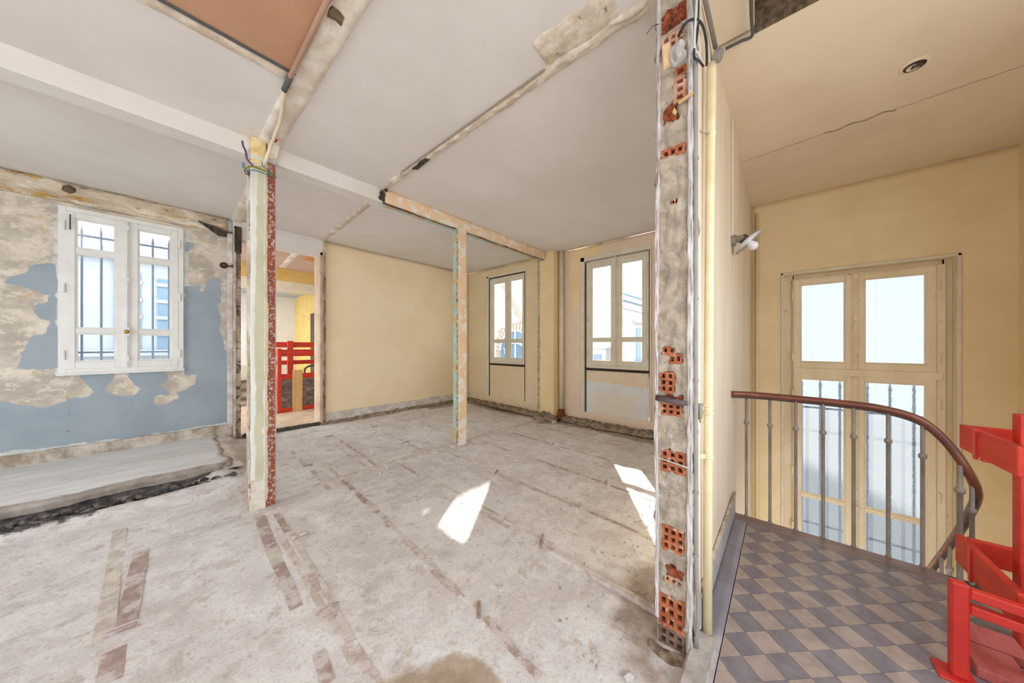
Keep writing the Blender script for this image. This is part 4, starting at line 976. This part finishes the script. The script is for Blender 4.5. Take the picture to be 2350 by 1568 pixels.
j1 = thing('scraped_jamb', 'scraped timber door jamb with dark top beside the blue wall', 'door jamb', (.70, YB - .05, .1))
MB().box(.655, .685, YB - .10, YB + .12, .06, 2.93).build('jamb_post', mJamb, j1, bevel=.006)
MB().box(.686, .735, YB - .08, YB + .10, .06, 2.93).build('steel_stop', M('blackened_jamb', (S(196, 182, 164), S(120, 102, 84), 9, (1, 1, .4)), .95, .6, 40,
    [dict(lo=.52, hi=.58, sc=14, c=S(66, 56, 48), k=.9), dict(lo=.66, hi=.69, sc=14, c=S(180, 112, 48))]), j1, bevel=.004)
MB().box(.665, .74, YB - .105, YB - .02, 2.60, 2.96).build('charred_head', mWoodDark, j1, bevel=.008)
MB().box(.60, .655, YB - .07, YB, .25, 2.85).build('jamb_panel', mPlinthWhite, j1, bevel=.005)
j2 = thing('rusty_jamb', 'rust streaked door jamb at the edge of the cream wall', 'door jamb', (1.74, YB - .05, .07))
MB().box(1.70, 1.742, YB - .06, YB + .22, .05, 2.85).build('jamb_post', mBackFloor, j2, bevel=.004)
for x0, x1, dy in ((1.742, 1.758, .07), (1.758, 1.768, .055), (1.768, 1.785, .07)):
    MB().box(x0, x1, YB - dy, YB + .05, .05, 2.86).build('profile', mJambRust, j2, bevel=.003)
MB().box(1.73, 1.79, YB - .07, YB - .01, 2.86, 3.03).build('jamb_head', mJamb, j2, bevel=.006)

sp = thing('wall_spotlight', 'small bronze spotlight fixed to the jamb of the blue wall', 'spotlight', (.60, YB, 2.42))
p = Vector((.565, YB - .10, 2.41))
MB().lathe([(-.03, .01), (-.02, .032), (.01, .040), (.035, .040), (.035, .034), (.02, .030)], p, (-.25, -.85, -.3), 16).build('shell', mBronze, sp, smooth=True)
MB().lathe([(.026, .033), (.030, .033)], p, (-.25, -.85, -.3), 16).build('reflector', mChrome, sp)
MB().bar(p + Vector((.02, .03, 0)), (.655, YB - .06, 2.415), .018, .018).bar((.64, YB - .08, 2.415), (.68, YB - .08, 2.415), .03, .035).build('bracket', mMetalDark, sp)

vp = thing('vertical_pipe', 'cream painted downpipe in the recess beside the ochre chase', 'pipe', (4.80, 3.02, .15))
MB().tube([(4.79, 3.02, .15), (4.79, 3.02, H)], .042, 14).build('pipe', mCreamPaint, vp, smooth=True)
for z in (.95, 1.75): MB().lathe([(-.008, .043), (-.004, .046), (.004, .046), (.008, .043)], (4.79, 3.02, z), (0, 0, 1), 14).build('joint', mCreamPaint, vp)
MB().tube([(4.79, 3.02, .20), (4.77, 3.01, .10), (4.70, 3.0, .03)], [.05, .065, .06], 12).build('elbow', mRustRaw, vp, smooth=True)
pc = onZ(1272, 970, .03)
for k, (u, v, r, lab) in enumerate([(1272, 968, .06, 'broken plaster lump at the foot of the cream downpipe'), (870, 1085, .035, 'small pale plaster lump where the mortar line crosses the battens'), (890, 1073, .03, 'sliver of plaster standing beside the mortar line'),
                                    (1443, 1547, .028, 'white plaster flake on the floor near the pier foot')]):
    p = onZ(u, v, .02); m = MB(); rock(m, (p.x, p.y, floor_h(p.x, p.y) + r * .3), r, k + 70, .6)
    tag(m.build('plaster_chunk', mPlasterEdge), lab, 'rubble')

# ------------------------------------------------------------------ back room seen through the doorway
bw = MB().box(.42, 3.3, YB + .12, 10.6, -.08, .075).build('floor_back', mBackFloor); tag(bw, 'sandy floor of the room beyond the doorway', 'floor', kind='structure')
bc = MB().box(.45, 3.4, YB + .16, 8.2, 2.98, 3.2).build('ceiling_back', mBackCeil); tag(bc, 'pinkish ceiling of the room beyond the doorway', 'ceiling', kind='structure')
MB().box(1.78, 3.2, 6.1, 6.85, 2.965, 2.99).build('orange_patch', mOrange, bc)
ridge('plaster_scar', [(1.55, 5.9, 2.978), (1.70, 7.9, 2.978)], .12, .012, mScar, bc, up=(0, 0, -1), seed=61, res=.03)
MB().box(.45, 3.4, 8.0, 8.2, 2.72, 2.98).build('yellow_downstand', mYellow, bc)
MB().box(.45, 2.75, 8.02, 8.5, 2.55, 2.72).build('white_lintel', mCreamPaint, bc)
MB().box(.45, 3.4, 8.2, 10.8, 2.70, 2.9).build('far_ceiling', mOutWhite, bc)
o = MB().box(.45, 3.4, 10.5, 10.7, 0, 2.9).build('wall_far', mWhiteSheet); tag(o, 'white wall at the far end of the back room', 'wall', kind='structure')
o = MB().box(2.56, 2.72, 8.1, 10.5, 0, 2.75).build('wall_back_right', mYellow); tag(o, 'yellow painted wall at the right of the back room', 'wall', kind='structure')
MB().box(2.40, 2.58, 8.05, 8.25, .07, 2.56).build('pier', mYellow, o, bevel=.01)
o = MB().box(3.2, 3.35, YB + .2, 10.6, -.1, 3.1).build('wall_back_side', mWhiteSheet); tag(o, 'white side wall closing the back room', 'wall', kind='structure')
dr = thing('door_1', 'dark brown door in the yellow wall of the back room', 'door', (2.55, 8.6, .08)); dr['kind'] = 'structure'
MB().box(2.52, 2.56, 8.35, 9.0, .08, 2.15).build('leaf', M('dark_brown_door', (S(92, 74, 62), S(76, 60, 50), 5), .6, .05), dr, bevel=.004)
MB().box(2.51, 2.565, 8.27, 8.35, .08, 2.22).box(2.51, 2.565, 8.27, 9.1, 2.15, 2.22).build('door_frame', mYellow, dr, bevel=.004)

bk = thing('red_barrier', 'red timber barrier of posts and rails round the opening in the back room', 'barrier', (1.6, 7.2, .075))
def yb(u, v, y): return onY(u, v, y)
def rail(u0, u1, v0, v1, y, t=.04, mat=mRed, name='rail'):
    a, b = onY(u0, (v0 + v1) / 2, y), onY(u1, (v0 + v1) / 2, y); h = abs(onY(u0, v0, y).z - onY(u0, v1, y).z)
    z = (a.z + b.z) / 2
    MB().bar((a.x, y, z), (b.x, y, z), t, h).build(name, mat, bk, bevel=.004)
YR = 7.15
rail(642, 722, 802, 818, YR); rail(636, 722, 857, 869, YR); rail(640, 722, 933, 947, YR)
rail(600, 722, 785, 798, YR + .75); rail(600, 722, 827, 837, YR + .75)
a = onY(641, 800, YR - .03); MB().box(a.x - .03, a.x + .03, YR - .05, YR + .01, .075, a.z).build('post', mRed, bk, bevel=.004)
a = onY(665, 785, YR + .72); MB().box(a.x - .05, a.x + .05, YR + .66, YR + .72, .075, a.z + .02).build('post', mRed, bk, bevel=.004)
a = onY(641, 810, YR); b = onY(616, 805, YR + .75)
MB().bar((a.x, YR, a.z), (b.x - .05, YR + .75, a.z), .04, .12).build('rail', mRed, bk, bevel=.004)
MB().bar((a.x, YR, .72), (b.x - .05, YR + .75, .72), .04, .12).build('rail', mRed, bk, bevel=.004)
a, b = onY(672, 850, YR - .05), onY(694, 941, YR - .05)
o = MB().box(a.x, b.x, YR - .06, YR - .03, .075, a.z).build('plywood_board', mPly, bevel=.003); tag(o, 'upright raw plywood board leaning on the red barrier', 'board')
a, b = onY(626, 870, YR - .05), onY(637, 940, YR - .05)
o = MB().box(a.x, b.x - .02, YR - .05, YR - .02, .075, a.z).build('plywood_board', mPly, bevel=.003); tag(o, 'narrow pale plywood strip standing left of the red barrier post', 'board')
a, b = onY(640, 872, YR + .2), onY(724, 940, YR + .2)
o = surface('stub_wall', lambda u, v, h: (u, YR + .2 - h, v), a.x, b.x + .2, .075, a.z, .03, mMasonry, thick=.2, disp=lambda u, v: .03 * fbm(Vector((u * 5, v * 7, 2))))
tag(o, 'low grey rubble masonry behind the red barrier', 'masonry', kind='structure'); o.name = 'wall_stub'
o = MB().tube(curve_pts([onY(700, 868, YR + .5), onY(699, 850, YR + .5), onY(706, 842, YR + .5), onY(722, 838, YR + .5)], 5), .02, 8).build('bent_pipe', mMetalDark, smooth=True); tag(o, 'bent dark pipe behind the plywood board', 'pipe')
st = thing('timber_steps', 'brown timber steps in the gap between jamb and column', 'steps', (1.0, 8.6, .075))
for k, z in enumerate((.20, .36, .52)):
    MB().box(.5, 1.55, 8.55 + k * .28, 8.60 + k * .28, .075, z).build('riser', mBattenDark, st)
    MB().box(.5, 1.55, 8.53 + k * .28, 8.83 + k * .28, z, z + .03).build('tread', mWoodOld, st)
o = MB().box(.5, 1.55, 9.39, 9.6, .075, .90).build('dado_band', mCreamPaint); tag(o, 'pale boxed ledge across the back of the far room', 'ledge')

# ------------------------------------------------------------------ outside
gr = thing('window_grille', 'spiked iron grille bars outside the casement in the blue wall', 'grille', (-.2, 5.99, 1.1))
YG = 5.99
for u, vt, vb in ((189.5, 516, 828), (234.5, 522, 826), (352.5, 545, 824), (389.5, 551, 823)):
    a, b = onY(u, vt, YG), onY(u - 2, vb, YG)
    MB().tube([(b.x, YG, b.z - .25), (b.x, YG, a.z - .09), (b.x, YG, a.z - .085), (b.x, YG, a.z)], [.010, .010, .014, .001], 8).build('bar', mOutIron, gr)
for z in (2.60, 1.27): MB().bar((-1.1, YG, z), (.7, YG, z), .012, .022).build('cross_bar', mOutIron, gr)
g4 = thing('stair_grille', 'spiked iron grille bars outside the rippled stair window', 'grille', (5.25, -.6, -1.0))
for k in range(8):
    y = .0 - k * .162 - (.05 if k > 3 else 0)
    MB().tube([(5.22, y, -1.5), (5.22, y, .86), (5.22, y, .865), (5.22, y, .95)], [.011, .011, .016, .002], 8).build('bar', mStairIron, g4)
for z in (.60, -.80): MB().bar((5.22, -1.4, z), (5.22, .2, z), .012, .022).build('cross_bar', mStairIron, g4)

nb = thing('white_townhouse', 'pale townhouse across the court seen through the barred casement', 'building', (.5, 12.0, -4))
YH = 12.0
MB().box(-6, 6, YH, YH + 4, -6, 4.15).build('facade', mOutWhite, nb)
MB().box(-6, 6, YH - .22, YH, 3.42, 3.58).box(-6, 6, YH - .16, YH, 1.08, 1.24).build('cornice', mOutWhite, nb, bevel=.03)
for x, hw, z0, z1 in ((-.37, .07, 1.24, 3.15), (.13, .17, 1.24, 3.05), (1.3, .3, 1.24, 3.1), (-2.4, .3, 1.24, 3.1)):
    fr = MB().box(x - hw, x + hw, YH - .02, YH + .02, z0, z1).build('window', mOutGrey, nb)
    for k in range(4):
        z = z0 + .35 + k * .42
        MB().box(x - hw - .01, x + hw + .01, YH - .05, YH - .02, z, z + .09).build('louvre', mOutWhite, fr)
MB().box(-.72, -.66, YH - .06, YH, -2, 3.42).build('downpipe', mOutGrey, nb)

# brick wing with a sloping gable seen through the narrow casement
XW = 8.0
bw = thing('brick_wing', 'cream brick wing with a sloping top and arched light outside the narrow casement', 'building', (XW, 7.5, -3))
A_, B_ = onX(1158, 662, XW), onX(1197, 738, XW)
sl_ = (A_.z - B_.z) / (A_.y - B_.y)
topz = lambda y: min(B_.z + sl_ * (y - B_.y), 6.0)
MB().prism([(5.9, -7), (9.5, -7), (9.5, 6.0), (B_.y + (6.0 - B_.z) / sl_, 6.0), (5.9, topz(5.9))], XW, XW + .25, lambda y, z, x: (x, y, z)).build('backing', mOutJoint, bw)
pa = onX(1183, 806, XW); ay, az, ar = pa.y, pa.z, abs(onX(1183, 806, XW).y - onX(1148, 806, XW).y) * .98
n = 0
for r in range(60):
    z = .55 + r * .068
    for c in range(16):
        y = 6.35 + c * .152 + (.076 if r % 2 else 0); y1 = y + .143
        if z + .06 > topz(y + .01) or y1 > 7.95 or y < 5.95 or n >= 300: continue
        d = math.hypot(max(y - ay, ay - y1, 0) if not (y < ay < y1) else 0, max(z - az, 0))
        if d < ar + .24: continue
        MB().box(XW - .008, XW + .02, y, y1, z, z + .061).build('brick', mOutBrick, bw); n += 1
for kk in range(19):
    t = math.pi * (kk + .5) / 19; dr_ = Vector((0, math.cos(t), math.sin(t)))
    c0 = Vector((XW - .004, ay, az))
    MB().bar(c0 + dr_ * (ar + .012), c0 + dr_ * (ar + .23), .03, .078, (1, 0, 0)).build('voussoir', mOutBrick, bw)
arc = [(ay + ar * math.cos(math.pi * i / 16), az + ar * math.sin(math.pi * i / 16)) for i in range(17)]
aw = MB().prism([(ay + ar, az - 1.2), *arc, (ay - ar, az - 1.2)], XW - .005, XW + .01, lambda y, z, x: (x, y, z)).build('arched_light', mOutBlue, bw)
MB().tube([(XW - .01, y, z) for y, z in arc], .03, 6).build('arch_frame', mOutWhite, aw)
MB().tube([(XW - .01, ay + (y - ay) * .66, az - .1 + (z - az) * .55) for y, z in arc], .035, 6).box(XW - .02, XW, ay - .03, ay + .03, az - 1.2, az + ar).bar((XW - .015, ay + ar * .75, az + .1), (XW - .015, ay + ar * .42, az - .25), .03, .03, (1, 0, 0)).build('mullion', mOutWhite, aw)

nt = thing('sun_shade_block', 'tall narrow rendered house with a steep mono-pitch top across the court', 'building', (14.5, 10.6, -7))
MB().prism([(9.3, -7), (11.15, -7), (11.15, 10.1), (10.80, 9.5), (10.62, 9.12), (10.1, 8.62), (9.3, 7.8)], 14, 15.5, lambda y, z, x: (x, y, z)).build('walls', mOutWhite, nt)  # added out of view; sloping top shaped to trim the left sun patch

b3 = thing('brick_house', 'pale brick house with slate cornice and balcony seen through the wide casement', 'building', (14, 5.4, -4))
YC = 5.4
def far_brick():
    s = NT('far_brickwork'); mp = s.n.new('ShaderNodeMapping'); mp.inputs['Rotation'].default_value = (math.pi / 2, 0, 0)
    s.link(s.tc.outputs['Object'], mp.inputs[0]); b = s.n.new('ShaderNodeTexBrick'); s.link(mp.outputs[0], b.inputs['Vector'])
    b.inputs['Color1'].default_value = S(202, 194, 184); b.inputs['Color2'].default_value = S(188, 178, 168); b.inputs['Mortar'].default_value = S(160, 154, 148)
    b.inputs['Scale'].default_value = 1.0; b.inputs['Brick Width'].default_value = .30; b.inputs['Row Height'].default_value = .09; b.inputs['Mortar Size'].default_value = .012
    s.link(b.outputs[0], s.b.inputs['Base Color']); s.b.inputs['Roughness'].default_value = .9
    return s.m
mFarBrick = far_brick()
plan = [(13.35, YC), (40, YC), (40, 8.4), (19.5, 8.05)]
MB().prism(plan, -7, 3.5, lambda x, y, z: (x, y, z)).build('brick_wall', mFarBrick, b3)
MB().prism([(14.6, YC + .5), (40, YC + .5), (40, 8.4), (19.5, 8.05)], 3.5, 6.2, lambda x, y, z: (x, y, z)).build('attic_wall', mFarBrick, b3)
MB().box(13.3, 40, YC - .22, YC + .05, 3.56, 3.62).build('cornice', mOutLine, b3, bevel=.01)
MB().box(13.32, 40, YC - .16, YC + .05, 3.30, 3.34).build('string_course', mOutLine, b3, bevel=.01)
MB().box(13.32, 40, YC - .18, YC + .05, 3.34, 3.56).build('frieze', mOutWhite, b3)
MB().box(13.34, 40, YC - .08, YC + .05, 3.0, 3.30).build('frieze', mOutWhite, b3)
for x in (15.6, 19.2, 23):
    wf_ = MB().box(x - .35, x + .35, YC - .03, YC + .02, -.4, 2.2).build('window', mOutGrey, b3)
    MB().box(x + .16, x + .24, YC - .06, YC, -.4, 2.2).build('shutter_edge', mOutWhite, wf_)
    MB().box(x - .75, x + .75, YC - .22, YC, 2.42, 2.55).build('hood', mOutWhite, wf_)
    MB().box(x - .7, x + .7, YC - .35, YC, -.25, .6).build('balcony', mOutLine, wf_)
lb_ = thing('low_house', 'low white house beyond the court at the foot of the wide casement', 'building', (20, 9.5, -7))
MB().box(18, 19, 8.2, 11.5, -7, 1.2).build('facade', mOutWhite, lb_); MB().box(17.9, 19, 8.1, 11.6, 1.15, 1.25).build('eaves', mOutWhite, lb_)
MB().box(17.96, 18, 8.5, 9.0, -.6, .8).build('window', mOutGrey, lb_)
gd = MB().box(-30, 60, -40, 60, -7.2, -7.0).build('courtyard_ground', M('courtyard_paving', (S(168, 165, 162), S(156, 153, 151), 1), .95, 0)); tag(gd, 'pale courtyard ground far below the windows', 'ground', kind='structure')
print('tiles', cnt, 'bricks', n, 'objects', len(bpy.data.objects), 'tris', sum(len(o.data.polygons) for o in bpy.data.objects if o.type == 'MESH') * 2)
